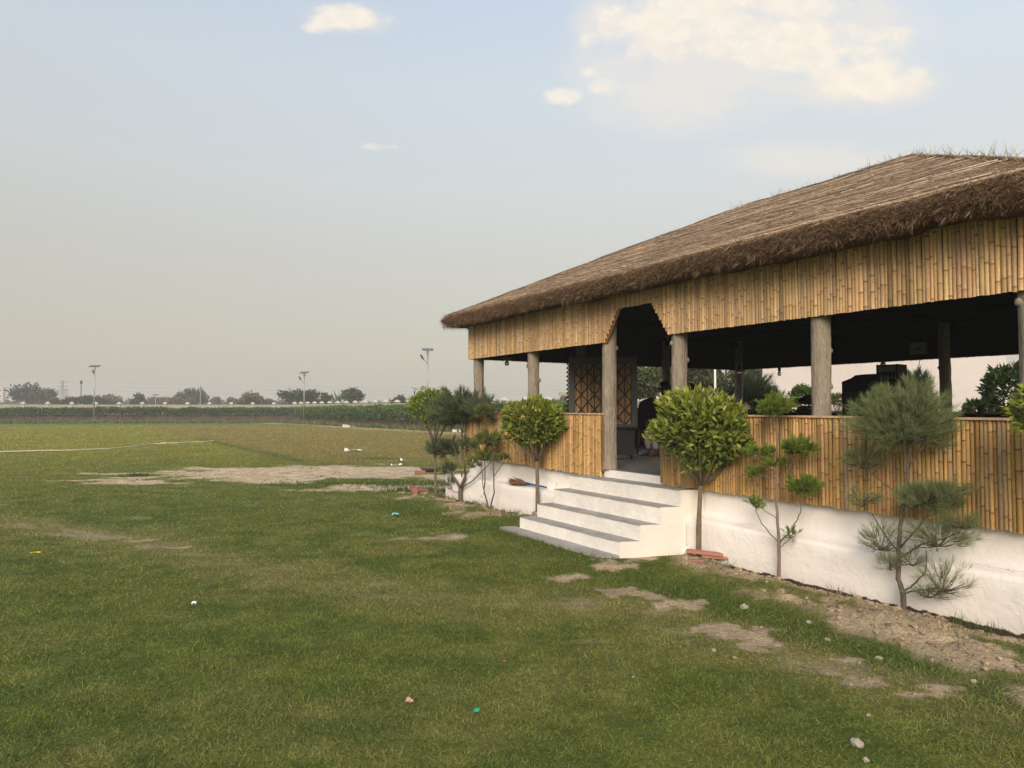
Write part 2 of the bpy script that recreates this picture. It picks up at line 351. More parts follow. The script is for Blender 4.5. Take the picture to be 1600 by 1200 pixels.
def grass_col(x, y):
    r = np.hypot(x, y); lx, ly = to_loc(x, y)
    a = fbm(x * .5, y * .7, o=5); b = fbm(x * 2.6 + 9, y * 3.6, o=5); c = fbm(x * 6, y * 6, o=3)
    g = np.array([0.155, 0.190, 0.038]); dry = np.array([0.32, 0.285, 0.105]); lush = np.array([0.088, 0.138, 0.027]); yel = np.array([0.315, 0.300, 0.055])
    k = lambda t: t[..., None]
    col = g[None] * (0.8 + .4 * k(c))
    col = col + (lush - col) * k(sstep(0.48, 0.68, b) * 0.6)
    col = col + (dry - col) * k(sstep(0.46, 0.70, 1 - b * .6 - a * .4) * 0.30)
    tr = sstep(0.95, 0.1, seg_dist(x, y, TRAIL) + .5 * (b - .5)); col = col + (dry * .9 - col) * k(tr * (.3 + .5 * c))
    tr = sstep(0.5, 0.05, np.abs(seg_dist(x, y, [(-3.5, 3.0), (0.5, 5.2), (3.6, 6.2)]) + .6 * (a - .5))); col = col + (dry * .8 - col) * k(tr * .35 * c)
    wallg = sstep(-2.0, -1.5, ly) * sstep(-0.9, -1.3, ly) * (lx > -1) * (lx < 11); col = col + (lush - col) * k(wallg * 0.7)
    far = sstep(14, 42, r + 8 * (a - .5)); col = col + (yel * (0.8 + .4 * k(a)) - col) * k(far * 0.85)
    # the unmown, browner half of the field to the right
    s = (x + 7.1) + (y - 24) * 0.647 + .5 * (c - .5); fld = sstep(-0.8, 0.8, s) * sstep(23, 25, y) * sstep(95, 60, y)
    col = col + (np.array([0.30, 0.225, 0.085]) * (0.75 + .5 * k(b)) - col) * k(fld * 0.65)
    ln = np.exp(-(s / 0.42) ** 2) * sstep(23, 25, y) * sstep(46, 40, y); col = col + (lush - col) * k(ln * 0.7)
    rough = sstep(68, 80, y + .36 * x * (x < 0) * -1 * 0) ; col = col + (np.array([0.12, 0.15, 0.06]) - col) * k(rough * 0.5)
    return col
def height(x, y):
    lx, ly = to_loc(x, y); r = np.hypot(x, y)
    h = 0.05 * (fbm(x * .5, y * .5, o=3) - .5) + 0.03 * (fbm(x * 2.2, y * 2.2, o=3) - .5)
    m = sstep(-1.35, -0.75, ly) * sstep(-0.26, -0.42, ly) * sstep(-2.6, -1.6, lx) * (1 - sstep(2.8, 3.15, lx) * sstep(6.1, 5.8, lx))
    clod = np.abs(fbm(x * 5, y * 5, o=4) - .5) * 2
    h = h + m * (0.03 + 0.09 * fbm(lx * 1.5, ly * 1.5, o=3) + 0.10 * clod * fbm(lx * 2 + 8, ly * 2, o=2))
    h = h - 0.05 * sstep(-.42, -.36, ly) * (ly < -.2) * (lx > 5.9) * (lx < 11)
    d2 = sstep(4, 2, np.abs(y - 20.3)) * sstep(7, 4, np.abs(x + 5)); h = h + d2 * .06 * (fbm(x * 1.5, y * 2.5, o=4) - .3)
    inside = (ly > -0.24) * (ly < 8) * (lx > -1.0) * (lx < 11); h = np.where(inside, -0.06, h)
    slab = (ly > -1.38) * (ly <= -0.24) * (lx > 2.95) * (lx < 5.45); h = np.where(slab, np.minimum(h, 0.0) - 0.03, h)
    h = h + .085 * sstep(-2.3, -1.35, ly) * (ly < -.2) * sstep(2.0, 2.9, lx) * sstep(6.6, 5.9, lx)
    return h * sstep(0, 1.5, r)
def build_ground():
    r1 = 1.6 * 1.0075 ** np.arange(0, 400); r2 = r1[-1] * (740 / r1[-1]) ** (np.arange(1, 111) / 110)
    rr = np.concatenate([r1, r2])
    a = np.radians(np.concatenate([np.arange(-55, 55.01, 0.16), np.arange(58, 303, 3.0)]))
    n, m = len(rr), len(a)
    Rr, A = np.meshgrid(rr, a, indexing='ij'); X = (Rr * np.sin(A)).ravel(); Y = (Rr * np.cos(A)).ravel()
    Z = height(X, Y); Z = Z * sstep(400, 100, np.hypot(X, Y))
    d = dirt_f(X, Y); g = grass_col(X, Y)
    soil = np.array([0.44, 0.34, 0.22])[None] * (0.55 + 0.85 * fbm(X * 5, Y * 5, o=5))[:, None]
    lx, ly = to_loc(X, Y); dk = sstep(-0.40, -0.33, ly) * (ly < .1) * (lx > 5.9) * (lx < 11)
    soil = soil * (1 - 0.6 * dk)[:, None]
    soil = soil * (1 + .28 * sstep(12, 17, Y))[:, None]
    thatchy = g * 0.64 + np.array([0.018, 0.014, 0.005])
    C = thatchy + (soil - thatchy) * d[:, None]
    i = np.arange(n - 1)[:, None] * m; j = np.arange(m)[None, :]; j2 = (j + 1) % m
    F = np.stack([i + j, i + j2, i + m + j2, i + m + j], -1).reshape(-1, 4)[:, ::-1]
    mb = MB(); mb.add(np.stack([X, Y, Z], 1), F.copy(), C)
    c0 = np.array([[0, 0, float(Z[:m].mean())]]); mb.add(c0, [], C[:1])
    cf = np.stack([np.full(m, n * m), (np.arange(m) + 1) % m, np.arange(m)], 1)
    mb.big.append(cf[:, ::-1].copy() if False else cf)
    o = mb.build('ground', M['ground'], smooth=True); tag(o, kind='structure'); return o
build_ground()

def build_grass():
    N = 640000; r0, r1 = 3.0, 82.0
    r = r0 * (r1 / r0) ** RNG.random(N); a = np.radians((RNG.random(N) - .5) * 92)
    x = r * np.sin(a); y = r * np.cos(a); lx, ly = to_loc(x, y)
    ok = ~((ly > -0.27) & (ly < 8) & (lx > -1) & (lx < 11)) & ~((ly > -1.2) & (ly < 0) & (lx > 3.15) & (lx < 6.0)) & ~((ly > -1.42) & (ly <= -1.1) & (lx > 3.0) & (lx < 5.5) & (ly > -1.36))
    d = dirt_f(x, y); tuft = fbm(x * 4.5, y * 4.5, o=3)
    ok &= RNG.random(N) > np.clip(d * 1.12, 0, 0.975); ok &= RNG.random(N) < sstep(0.15, 0.5, tuft) + .35
    x, y, r, d, tuft, lx, ly = [q[ok] for q in (x, y, r, d, tuft, lx, ly)]; n = len(x)
    z = height(x, y)
    g = grass_col(x, y) * (0.55 + 1.35 * RNG.random((n, 1)) ** 1.5)
    dead = RNG.random(n) < 0.07 + .15 * d; g[dead] = np.array([0.33, 0.28, 0.13]) * (0.6 + .6 * RNG.random((dead.sum(), 1)))
    L = (0.017 + 0.022 * RNG.random(n)) * (0.75 + .6 * tuft) * (1 + r / 26); L[RNG.random(n) < 0.012] *= 1.9
    wallg = (ly > -1.9) & (ly < -1.2) & (lx > -1) & (lx < 11) & (d < .3); L[wallg] *= 1.5
    W = 0.0036 * (np.maximum(r, 4) / 5) ** 0.8 * (0.7 + .6 * RNG.random(n))
    dr = RNG.normal(size=(n, 3)) * 0.75; dr[:, 2] = 0.45 + 0.5 * RNG.random(n)
    mb = MB(); mb.blades(np.stack([x, y, z - 0.003], 1), dr, L, W, g, bend=0.12, mid=0.35)
    # longer weeds at the foot of the wall and around the bare strip
    K = 5200; lx = RNG.random(K) * 12 - 1.6; ly = -0.34 - np.abs(RNG.normal(size=K)) * 0.16; k = (fbm(lx * 2.5, ly * 2 + 4, o=3) > .52) & ~((lx > 3.1) & (lx < 6.1))
    lx, ly = lx[k], ly[k]; P = PAV[None] + lx[:, None] * SX + ly[:, None] * SY; K = len(lx); P = P[~((lx > 5.9) & (lx < 6.6))]; K = len(P)
    P[:, 2] = height(P[:, 0], P[:, 1]); dr = RNG.normal(size=(K, 3)) * .35; dr[:, 2] = 1
    mb.blades(P, dr, 0.05 + .11 * RNG.random(K) ** 2, 0.005, np.array([0.07, 0.10, 0.03]) * (0.6 + RNG.random((K, 1))), bend=.2)
    # low clumps of weed beside the big bare patch
    for cx, cy, s, q in [(-10.3, 19.2, .22, 260), (-4.2, 17.1, .7, 420), (-2.6, 17.0, .8, 520), (-2.2, 15.9, .4, 300), (-1.1, 15.5, .4, 400), (-4.9, 25.5, .5, 160)]:
        P = np.stack([cx + RNG.normal(size=q) * s, cy + RNG.normal(size=q) * s * .4, np.zeros(q)], 1); dr = RNG.normal(size=(q, 3)) * .5; dr[:, 2] = .9
        mb.blades(P, dr, 0.04 + .09 * RNG.random(q), 0.02, np.array([0.085, 0.12, 0.035]) * (0.6 + .8 * RNG.random((q, 1))), bend=.2)
    o = mb.build('lawn_grass', M['grass']); tag(o, 'short worn lawn grass covering the open ground', 'grass', kind='stuff')
    # rough uncut grass in front of the far hedge
    q = 26000; t = RNG.random(q); left = RNG.random(q) < .62
    x = np.where(left, -95 + 66 * t, -29 + 32 * t); y = np.where(left, 80.0 + 10 * t, 88 - 42 * t * 1.0) - RNG.random(q) ** 1.3 * np.where(left, 6, 3)
    z = height(x, y); dr = RNG.normal(size=(q, 3)) * .5; dr[:, 2] = .8; hh = .12 + .35 * RNG.random(q) * fbm(x * .4, y * .5, o=3) * 2
    c = np.array([0.13, 0.155, 0.06]) * (0.6 + .8 * RNG.random((q, 1))); mb = MB(); mb.blades(np.stack([x, y, z], 1), dr, hh, .16, c)
    tag(mb.build('rough_grass', M['grass']), 'uncut rough grass strip in front of the far hedge', 'grass', kind='stuff')
build_grass()
def build_clods():
    ico = [(0, 0, 1), (.9, 0, .4), (.3, .85, .35), (-.7, .5, .45), (-.7, -.55, .35), (.3, -.85, .45), (.6, .5, -.4), (-.3, .8, -.4), (-.85, 0, -.4), (-.2, -.8, -.4), (.7, -.4, -.4), (0, 0, -1)]
    F = [(0, 1, 2), (0, 2, 3), (0, 3, 4), (0, 4, 5), (0, 5, 1), (1, 6, 2), (2, 7, 3), (3, 8, 4), (4, 9, 5), (5, 10, 1), (6, 7, 2), (7, 8, 3), (8, 9, 4), (9, 10, 5), (10, 6, 1), (11, 7, 6), (11, 8, 7), (11, 9, 8), (11, 10, 9), (11, 6, 10)]
    n = 11500; lx = RNG.random(n) * 12.5 - 2.2; ly = -.36 - RNG.random(n) * 1.9; k = n // 3; P = PAV[None] + lx[:, None] * SX + ly[:, None] * SY
    P[:k, 0] = RNG.random(k) * 4.5 - .8; P[:k, 1] = 4 + RNG.random(k) * 5; P[k:k + 3000, 0] = -11 + 10 * RNG.random(3000); P[k:k + 3000, 1] = 15 + 8 * RNG.random(3000)
    d = dirt_f(P[:, 0], P[:, 1]); lx, ly = to_loc(P[:, 0], P[:, 1]); keep = (RNG.random(n) < d ** 1.5) & (ly < -.34) & ~((lx > 3.1) & (lx < 6.0) & (ly > -1.5)); P = P[keep]; n = len(P)
    ly = to_loc(P[:, 0], P[:, 1])[1]; sz = (.004 + .018 * RNG.random(n) ** 5) * np.where(ly > -1.2, 1.4, .7) * (1 + P[:, 1] / 20); P[:, 2] = height(P[:, 0], P[:, 1]) + sz * .2
    V = np.array(ico)[None] * sz[:, None, None] * (.65 + .7 * RNG.random((n, 12, 1))) * np.array([1, 1, .7]) + P[:, None]
    f = (np.array(F)[None] + (np.arange(n) * 12)[:, None, None]).reshape(-1, 3); c = np.repeat(np.array([.40, .31, .205]) * (.65 + .55 * RNG.random((n, 1))), 12, 0)
    mb = MB(); mb.add(V.reshape(-1, 3), f, c); tag(mb.build('soil_crumbs', M['ground']), 'crumbs and clods of dry tan soil', 'soil', kind='stuff')
build_clods()

# ---------------------------------------------------------------- pavilion
pav = thing('thatched_pavilion', 'open bamboo pavilion with a thatched hip roof standing on a whitewashed plinth', 'pavilion', PAV, PAV_ROT)
L_, D_ = 9.4, 7.6
FLOOR = 0.98
def plinth():
    mb = MB()
    # lower wall: front face subdivided and lumpy
    def wall(x0, x1, yf, z0, z1, nx, nz, depth, top=True):
        xs = np.linspace(x0, x1, nx); zs = np.linspace(z0, z1, nz); X, Z = np.meshgrid(xs, zs, indexing='ij')
        Y = yf + 0.03 * (fbm(X * 1.8, Z * 2.5 + yf, o=4) - .5)
        v = np.stack([X, Y, Z], -1).reshape(-1, 3); f = [(i * nz + j, (i + 1) * nz + j, (i + 1) * nz + j + 1, i * nz + j + 1) for i in range(nx - 1) for j in range(nz - 1)]
        mb.add(v, f)
    # profile of the front: lower face, soft sloping ledge, upper face
    def profile(x0, x1, nx=200):
        zs = [-.3, -.1, 0, .05, .12, .2, .3, .4, .48, .515, .53, .545, .60, .7, .8, .9, 0.975]; ys = [-.28] * 9 + [-.268, -.2, -.10, -.055, -.05, -.05, -.05, -.05]
        xs = np.linspace(x0, x1, nx); X, Z = np.meshgrid(xs, zs, indexing='ij'); Y = np.tile(np.array(ys), (nx, 1))
        Y = Y + 0.028 * (fbm(X * 1.8, Z * 2.5, o=4) - .5) ; Z = Z + np.where((Z > .42) & (Z < .62), 0.03 * (fbm(X * 1.3, X * 0 + 2, o=3) - .5), 0)
        m = len(zs); v = np.stack([X, Y, Z], -1).reshape(-1, 3); f = [(i * m + j, (i + 1) * m + j, (i + 1) * m + j + 1, i * m + j + 1) for i in range(nx - 1) for j in range(m - 1)]
        mb.add(v, f)
    profile(-0.9, 11.0)
    mb.box(-0.9, 11.0, -0.2, 8.5, -.3, 0.50)
    mb.box(-0.28, 9.68, -0.035, 7.9, 0.5, 0.972)
    return mb
pb = plinth()
# upper course stops at the corners: trim the upper front strip outside the pavilion
v = pb.v[0]; up = v[:, 2] > 0.55; v[up & (v[:, 0] < -0.28), 0] = -0.28; v[up & (v[:, 0] > 9.68), 0] = 9.68
pl = pb.build('plinth', M['plaster'], pav, smooth=False); pl.data.polygons.foreach_set('use_smooth', np.array([len(p.vertices) == 4 and p.index < 199 * 16 for p in pl.data.polygons]))
mb = MB(); mb.box(-0.2, 9.6, -0.03, 7.8, 0.973, FLOOR)
floor = mb.build('floor', M['tile'], pav)
# stairs : landing slab and four steps, flared to the right
steps = [(0.10, 0.262, -1.10, 3.26, 5.548), (0.262, 0.455, -0.85, 3.36, 5.638), (0.455, 0.665, -0.60, 3.44, 5.728), (0.665, 0.868, -0.35, 3.50, 5.818)]
st = empty('stairs'); st.parent = pav
def lumpy_slab(mb, poly, z0, z1): mb.prism(poly, z0, z1)
for i, (z0, z1, yf, x0, x1) in enumerate(steps):
    yb = -0.062 if i >= 2 else -0.29; xr = x1 + (yb - yf) * 0.36; zb = -0.05 if i == 0 else z0
    mb = MB(); n = 24; xs = np.linspace(x0, x1, n)
    fy = yf + 0.012 * (fbm(xs * 3, xs * 0 + i, o=3) - .5)
    poly = [(x, y) for x, y in zip(xs, fy)] + [(xr, yb), (x0 + (yb - yf) * .1, yb)]
    mb.prism(poly, zb, z1 - 0.008); mb.build('riser', M['paint'], st)
    mb = MB(); poly = [(x, y - 0.001 - .008 * random.random()) for x, y in zip(xs[1:-1], fy[1:-1])] + [(x1 - .02, yf - .004), (xr - .012, yb), (x0 + (yb - yf) * .1 + .02, yb)]
    poly.insert(0, (x0 + .01, yf - .004)); mb.prism(poly, z1 - 0.008, z1); mb.build('tread', M['stepgrey'], st)
    # side cheek of the flight, warm sunlight on it put into its colour
mb = MB()
for i, (z0, z1, yf, x0, x1) in enumerate(steps):
    yb = -0.064 if i >= 2 else -0.292; xr = x1 + (yb - yf) * 0.36; e = .004
    y2 = -0.6 if i == 1 else 0
    mb.add([(x1 + e, yf + .006, (-.05 if i == 0 else z0)), (xr + e, yb, (-.05 if i == 0 else z0)), (xr + e, yb, z1), (x1 + e, yf + .003, z1)], [(0, 1, 2, 3)])
mb.build('side_face', M['sunlit_paint'], st)
mb = MB(); mb.prism([(3.02, -1.30), (3.5, -1.36), (4.4, -1.37), (5.1, -1.31), (5.54, -1.24), (5.53, -1.08), (3.1, -1.08)], -0.04, 0.098); mb.build('landing_slab', M['stepgrey'], st)
# thin painted riser under the doorway
mb = MB(); mb.box(4.0, 5.27, -0.075, -0.052, 0.868, 0.974); mb.build('riser', M['paint'], st)

# canes: split bamboo set side by side
def canes(mb, p0, p1, zlo, zhi, out, base, r=0.0195, seedk=0):
    """upright half-round canes from p0 to p1 (xy), zlo/zhi functions of distance, out = outward direction"""
    p0 = np.array(p0, float); p1 = np.array(p1, float); Lr = np.linalg.norm(p1 - p0); d = (p1 - p0) / Lr; out = np.array(out, float)
    rg = np.random.default_rng(100 + seedk); s = 0.0
    ang = np.radians([-90, -45, 0, 45, 90]); dark = np.array([0.24, 0.12, 0.045])
    while s < Lr:
        rr = r * rg.uniform(0.72, 1.22); w = rr * 2
        lo, hi = zlo(s + rr), zhi(s + rr)
        if hi - lo > 0.03:
            nodes = []; z = lo - rg.uniform(0, .3)
            while z < hi:
                nodes.append(z); z += rg.uniform(.15, .36)
            nodes = [q for q in nodes if lo + .02 < q < hi - .02]
            zz = [lo - rg.uniform(0, .022 if lo < 2 else .009)]; kk = [0]
            for q in nodes: zz += [q - .014, q, q + .012]; kk += [0, 1, 0]
            zz.append(hi); kk.append(0)
            c0 = np.array(base) * rg.uniform(.62, 1.18) * np.array([1, rg.uniform(.93, 1.05), rg.uniform(.82, 1.12)])
            q_ = rg.random(); c0 = c0 * .68 if q_ < .07 else (c0 * .6 + np.array([.13, .11, .08]) if q_ < .11 else (c0 * np.array([1.12, 1.15, 1.25]) if q_ < .2 else c0))
            tilt = rg.normal() * .006; cen = p0 + d * (s + rr); tn = rg.random()
            V = []; Cc = []
            for z, k in zip(zz, kk):
                q = cen + d * tilt * (z - lo) * 1.0; R_ = rr * (1.12 if k else 1.0)
                for a in ang: V.append([q[0] + d[0] * math.sin(a) * R_ + out[0] * math.cos(a) * R_, q[1] + d[1] * math.sin(a) * R_ + out[1] * math.cos(a) * R_, z])
                kc = rg.random() < .85
                for a in ang: Cc.append(dark * (.6 + tn) * .7 if (k and kc) else c0)
            n = 5; m = len(zz); f = [(i * n + j, i * n + j + 1, (i + 1) * n + j + 1, (i + 1) * n + j) for i in range(m - 1) for j in range(n - 1)]
            mb.add(V, f, np.array(Cc))
        s += w * rg.choice([0.97, 0.99, 1.02, 1.08], p=[.4, .35, .2, .05])
FASC = (0.53, 0.345, 0.175); RAIL = (0.52, 0.315, 0.125)
YF = -0.125
EAVE = 3.42
def fasc_lo(s):        # the front fascia is cut up over the doorway
    x = s - 0.19
    if 4.08 < x < 5.40:
        if x < 4.38: return 2.862 + (x - 4.08) / .30 * .465
        if x < 5.08: return 3.325
        return 3.325 - (x - 5.08) / .32 * .465
    return 2.862
hi = lambda s: 3.60
def wallset(name, fn, base, p0, p1, lo, hi_, out, k):
    mb = MB(); canes(mb, p0, p1, lo, hi_, out, base, seedk=k); return mb.build(name, M['cane'], pav, smooth=True)
wallset('front_fascia', 0, FASC, (-0.19, YF), (9.59, YF), fasc_lo, hi, (0, -1), 1)
wallset('side_fascia', 0, FASC, (-0.20, 7.75), (-0.20, -0.12), lambda s: 2.862, hi, (-1, 0), 2)
wallset('side_fascia', 0, FASC, (9.60, -0.12), (9.60, 7.75), lambda s: 2.862, hi, (1, 0), 3)
wallset('back_fascia', 0, FASC, (9.59, 7.76), (-0.19, 7.76), lambda s: 2.862, hi, (0, 1), 4)
def rlo(a): return lambda s: a
wallset('front_rail', 0, RAIL, (-0.27, -0.12), (3.98, -0.12), lambda s: 0.93 - s * .012, rlo(1.79), (0, -1), 5)
wallset('front_rail', 0, RAIL, (5.27, -0.12), (9.66, -0.12), lambda s: 0.885, rlo(1.79), (0, -1), 6)
wallset('side_rail', 0, RAIL, (-0.28, 7.75), (-0.28, -0.12), rlo(.9), rlo(1.79), (-1, 0), 7)
wallset('side_rail', 0, RAIL, (9.68, -0.12), (9.68, 7.75), rlo(.9), rlo(1.79), (1, 0), 8)
wallset('back_rail', 0, RAIL, (9.66, 7.76), (-0.27, 7.76), rlo(.9), rlo(1.79), (0, 1), 9)
# dark boards behind the canes and pale cap strips on the rails
def board(name, boxes, m=None):
    mb = MB()
    for b in boxes: mb.box(*b)
    return mb.build(name, m or M['darkwood'], pav)
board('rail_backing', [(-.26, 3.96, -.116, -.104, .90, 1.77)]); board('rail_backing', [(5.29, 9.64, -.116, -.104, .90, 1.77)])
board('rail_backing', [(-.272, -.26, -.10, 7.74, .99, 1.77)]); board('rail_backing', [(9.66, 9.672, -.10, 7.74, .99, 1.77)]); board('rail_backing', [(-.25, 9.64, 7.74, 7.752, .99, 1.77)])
capc = (0.55, 0.36, 0.21)
def cap(b):
    mb = MB(); mb.box(*b, c=capc); return mb.build('cap_strip', M['cane'], pav)
cap((-.31, 4.02, -.155, -.095, 1.791, 1.812)); cap((5.24, 9.7, -.155, -.095, 1.791, 1.812)); cap((-.31, -.25, -.09, 7.75, 1.791, 1.812)); cap((9.65, 9.71, -.09, 7.75, 1.791, 1.812)); cap((-.25, 9.65, 7.73, 7.79, 1.791, 1.812))
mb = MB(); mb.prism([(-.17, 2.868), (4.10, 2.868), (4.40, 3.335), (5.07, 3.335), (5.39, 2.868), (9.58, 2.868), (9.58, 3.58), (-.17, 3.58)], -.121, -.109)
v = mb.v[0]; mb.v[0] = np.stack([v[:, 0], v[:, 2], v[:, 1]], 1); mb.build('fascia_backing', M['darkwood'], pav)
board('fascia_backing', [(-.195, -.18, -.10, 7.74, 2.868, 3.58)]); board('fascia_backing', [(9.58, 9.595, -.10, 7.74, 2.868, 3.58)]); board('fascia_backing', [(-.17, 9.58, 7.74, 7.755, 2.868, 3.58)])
# jamb canes edging the door gap: reddish bamboo along the slanted cut
for (xa, za, xb, zb_) in [(4.085, 2.85, 4.395, 3.33), (5.405, 2.85, 5.075, 3.33)]:
    mb = MB(); pts = [(xa + (xb - xa) * t, -.10, za + (zb_ - za) * t) for t in np.linspace(0, 1, 14)]; mb.tube(pts, [.02 + .004 * (i % 2) for i in range(14)], 8, (.22, .10, .05)); mb.build('arch_trim', M['cane'], pav)
mb = MB(); mb.box(3.985, 4.02, -.135, -.10, .95, 1.79, (.26, .12, .06)); mb.build('end_post', M['cane'], pav)
mb = MB(); mb.box(5.235, 5.268, -.135, -.10, .90, 1.79, (.30, .15, .08)); mb.build('end_post', M['cane'], pav)

# pillars shaped like rough tree trunks
def pillar(x, y, stubs, k):
    n, m = 40, 70; a = np.arange(n) * 2 * np.pi / n; zs = np.linspace(FLOOR, 3.58, m)
    A, Z = np.meshgrid(a, zs, indexing='ij'); A, Z = A.T, Z.T
    r = 0.098 + 0.014 * (fbm(np.cos(A) * 1.5 + k * 7, np.sin(A) * 1.5, Z * 1.2, 3) - .5) * 2
    r = r + 0.012 * (np.abs(fbm(np.cos(A) * 6 + k, np.sin(A) * 6, Z * 2.2, 3) - .5) * 2) + 0.015 * np.exp(-(Z - FLOOR) / .12)
    cx = 0.012 * np.sin(Z * 1.3 + k); V = np.stack([x + cx + np.cos(A) * r, y + np.sin(A) * r, Z], -1).reshape(-1, 3)
    f = [(i * n + j, i * n + (j + 1) % n, (i + 1) * n + (j + 1) % n, (i + 1) * n + j) for i in range(m - 1) for j in range(n)]
    mb = MB(); mb.add(V, f)
    for ang, z in stubs:
        d = np.array([math.cos(ang), math.sin(ang), .25]); p = np.array([x, y, z])
        mb.tube([p + d * q for q in (.04, .07, .09, .11, .12, .126)], [.07, .052, .040, .035, .028, .010], 12, jit=.4)
    mb.build('pillar', M['conc_bark'], pav, smooth=True)
W2 = lambda deg: R(deg) - PAV_ROT     # world heading -> pavilion frame
PX = [0.0, 1.98, 4.04, 5.47, 7.53, 9.475]
st_ = {0: [(W2(180), 1.55)], 1: [(W2(0), 2.35)], 2: [(W2(0), 2.76)], 3: [(W2(180), 2.72), (W2(0), 2.50)], 4: [(W2(0), 2.48), (W2(0), 2.10)], 5: [(W2(180), 2.75)]}
for i, x in enumerate(PX): pillar(x, 0.0, st_[i], i)
for i, x in enumerate([0.0, 2.42, 5.01, 7.35, 9.4]): pillar(x, 7.6, [(W2(180), 2.65), (W2(0), 1.9 + .1 * i)], 10 + i)
for i, y in enumerate((2.54, 5.07)): pillar(0.0, y, [(W2(180), 2.6 - .3 * i)], 20 + i); pillar(9.4, y, [(W2(180), 2.4)], 30 + i)

# roof
E0, E1, EY0, EY1 = -0.47, 9.87, -0.47, 8.07; ZE, ZR = 3.735, 5.66; RX0, RX1, RY = 2.95, 6.5, 3.8
def roofz(x, y): return np.minimum(np.minimum((y - EY0) / (RY - EY0), (EY1 - y) / (EY1 - RY)), np.minimum((x - E0) / (RX0 - E0), (E1 - x) / (E1 - RX1))) * (ZR - ZE) + ZE
def lump(x, y): return 0.04 * (fbm(x * 1.4, y * 1.4, o=4) - .5) + .02 * (fbm(x * 9, y * 9, o=3) - .5)
roof = empty('thatched_roof'); roof.parent = pav
TH1, TH2 = np.array([0.34, 0.24, 0.165]), np.array([0.19, 0.125, 0.082])
mb = MB()
nx, ny = 180, 150; gx = np.linspace(E0, E1, nx); gy = np.linspace(EY0, EY1, ny); X, Y = np.meshgrid(gx, gy, indexing='ij')
Z = roofz(X, Y) + lump(X, Y); t = fbm(X * 3, Y * 3, o=4)[..., None]; C = TH2 + (TH1 - TH2) * t * 1.3
f = [(i * ny + j, (i + 1) * ny + j, (i + 1) * ny + j + 1, i * ny + j + 1) for i in range(nx - 1) for j in range(ny - 1)]
mb.add(np.stack([X, Y, Z], -1).reshape(-1, 3), f, C.reshape(-1, 3))
# thick eave edge (bulging, ragged below) and the soffit under it
def ringpts(k=420):
    per = []; 
    for (a, b) in [((E0, EY0), (E1, EY0)), ((E1, EY0), (E1, EY1)), ((E1, EY1), (E0, EY1)), ((E0, EY1), (E0, EY0))]:
        for t in np.linspace(0, 1, k // 4, endpoint=False): per.append((a[0] + (b[0] - a[0]) * t, a[1] + (b[1] - a[1]) * t))
    return np.array(per)
rp = ringpts(); cxy = np.array([4.7, 3.8]); 
on = np.zeros_like(rp); on[:, 0] = np.where(np.abs(rp[:, 0] - E0) < 1e-6, -1, 0) + np.where(np.abs(rp[:, 0] - E1) < 1e-6, 1, 0); on[:, 1] = np.where(np.abs(rp[:, 1] - EY0) < 1e-6, -1, 0) + np.where(np.abs(rp[:, 1] - EY1) < 1e-6, 1, 0)
rows = []
for off, dz in [(0.0, 0.0), (.045, -.06), (.06, -.10), (.04, -.16), (-.01, -.22), (-.12, -.25), (-.33, -.23)]:
    o_ = rp + on * (off + 0.15 * (fbm(rp[:, 0] * 4.2 + dz * 9, rp[:, 1] * 4.2, o=4) - .5)[:, None])
    z = ZE + lump(rp[:, 0], rp[:, 1]) + dz + (0.13 * (fbm(rp[:, 0] * 1.8 + 5, rp[:, 1] * 1.8, o=4) - .5) if dz < -.1 else 0)
    rows.append(np.stack([o_[:, 0], o_[:, 1], z + 0 * o_[:, 0]], 1))
n = len(rp); V = np.concatenate(rows); f = [(i * n + j, i * n + (j + 1) % n, (i + 1) * n + (j + 1) % n, (i + 1) * n + j) for i in range(len(rows) - 1) for j in range(n)]
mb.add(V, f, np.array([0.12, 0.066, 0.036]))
mb.build('thatch', M['thatch'], roof, smooth=True)
# loose straw over the slopes
def straw_col(n, lo=(0.19, 0.115, 0.075), hi_=(0.40, 0.28, 0.185)): t = RNG.random((n, 1)) ** 1.4; return np.array(lo) + (np.array(hi_) - np.array(lo)) * t
mb = MB(); n = 52000; x = E0 + RNG.random(n) * (E1 - E0); y = EY0 + RNG.random(n) ** 1.25 * (EY1 - EY0); z = roofz(x, y) + lump(x, y)
e = .01; gxx = (roofz(x + e, y) - roofz(x - e, y)) / (2 * e); gyy = (roofz(x, y + e) - roofz(x, y - e)) / (2 * e)
g = np.stack([-gxx, -gyy, -(gxx ** 2 + gyy ** 2)], 1); g /= np.linalg.norm(g, axis=1)[:, None]
dr = g + RNG.normal(size=(n, 3)) * np.array([.6, .6, .06]); dr[:, 2] += .05; ptch = fbm(x * 2.2, y * 5.0, o=4)[:, None]
mb.blades(np.stack([x, y, z + .004], 1), dr, 0.08 + .16 * RNG.random(n), .004 + .004 * RNG.random(n), straw_col(n, (.22, .155, .105), (.50, .37, .25)) * (.5 + ptch), bend=.02, mid=.5)
mb.build('loose_straw', M['straw'], roof)
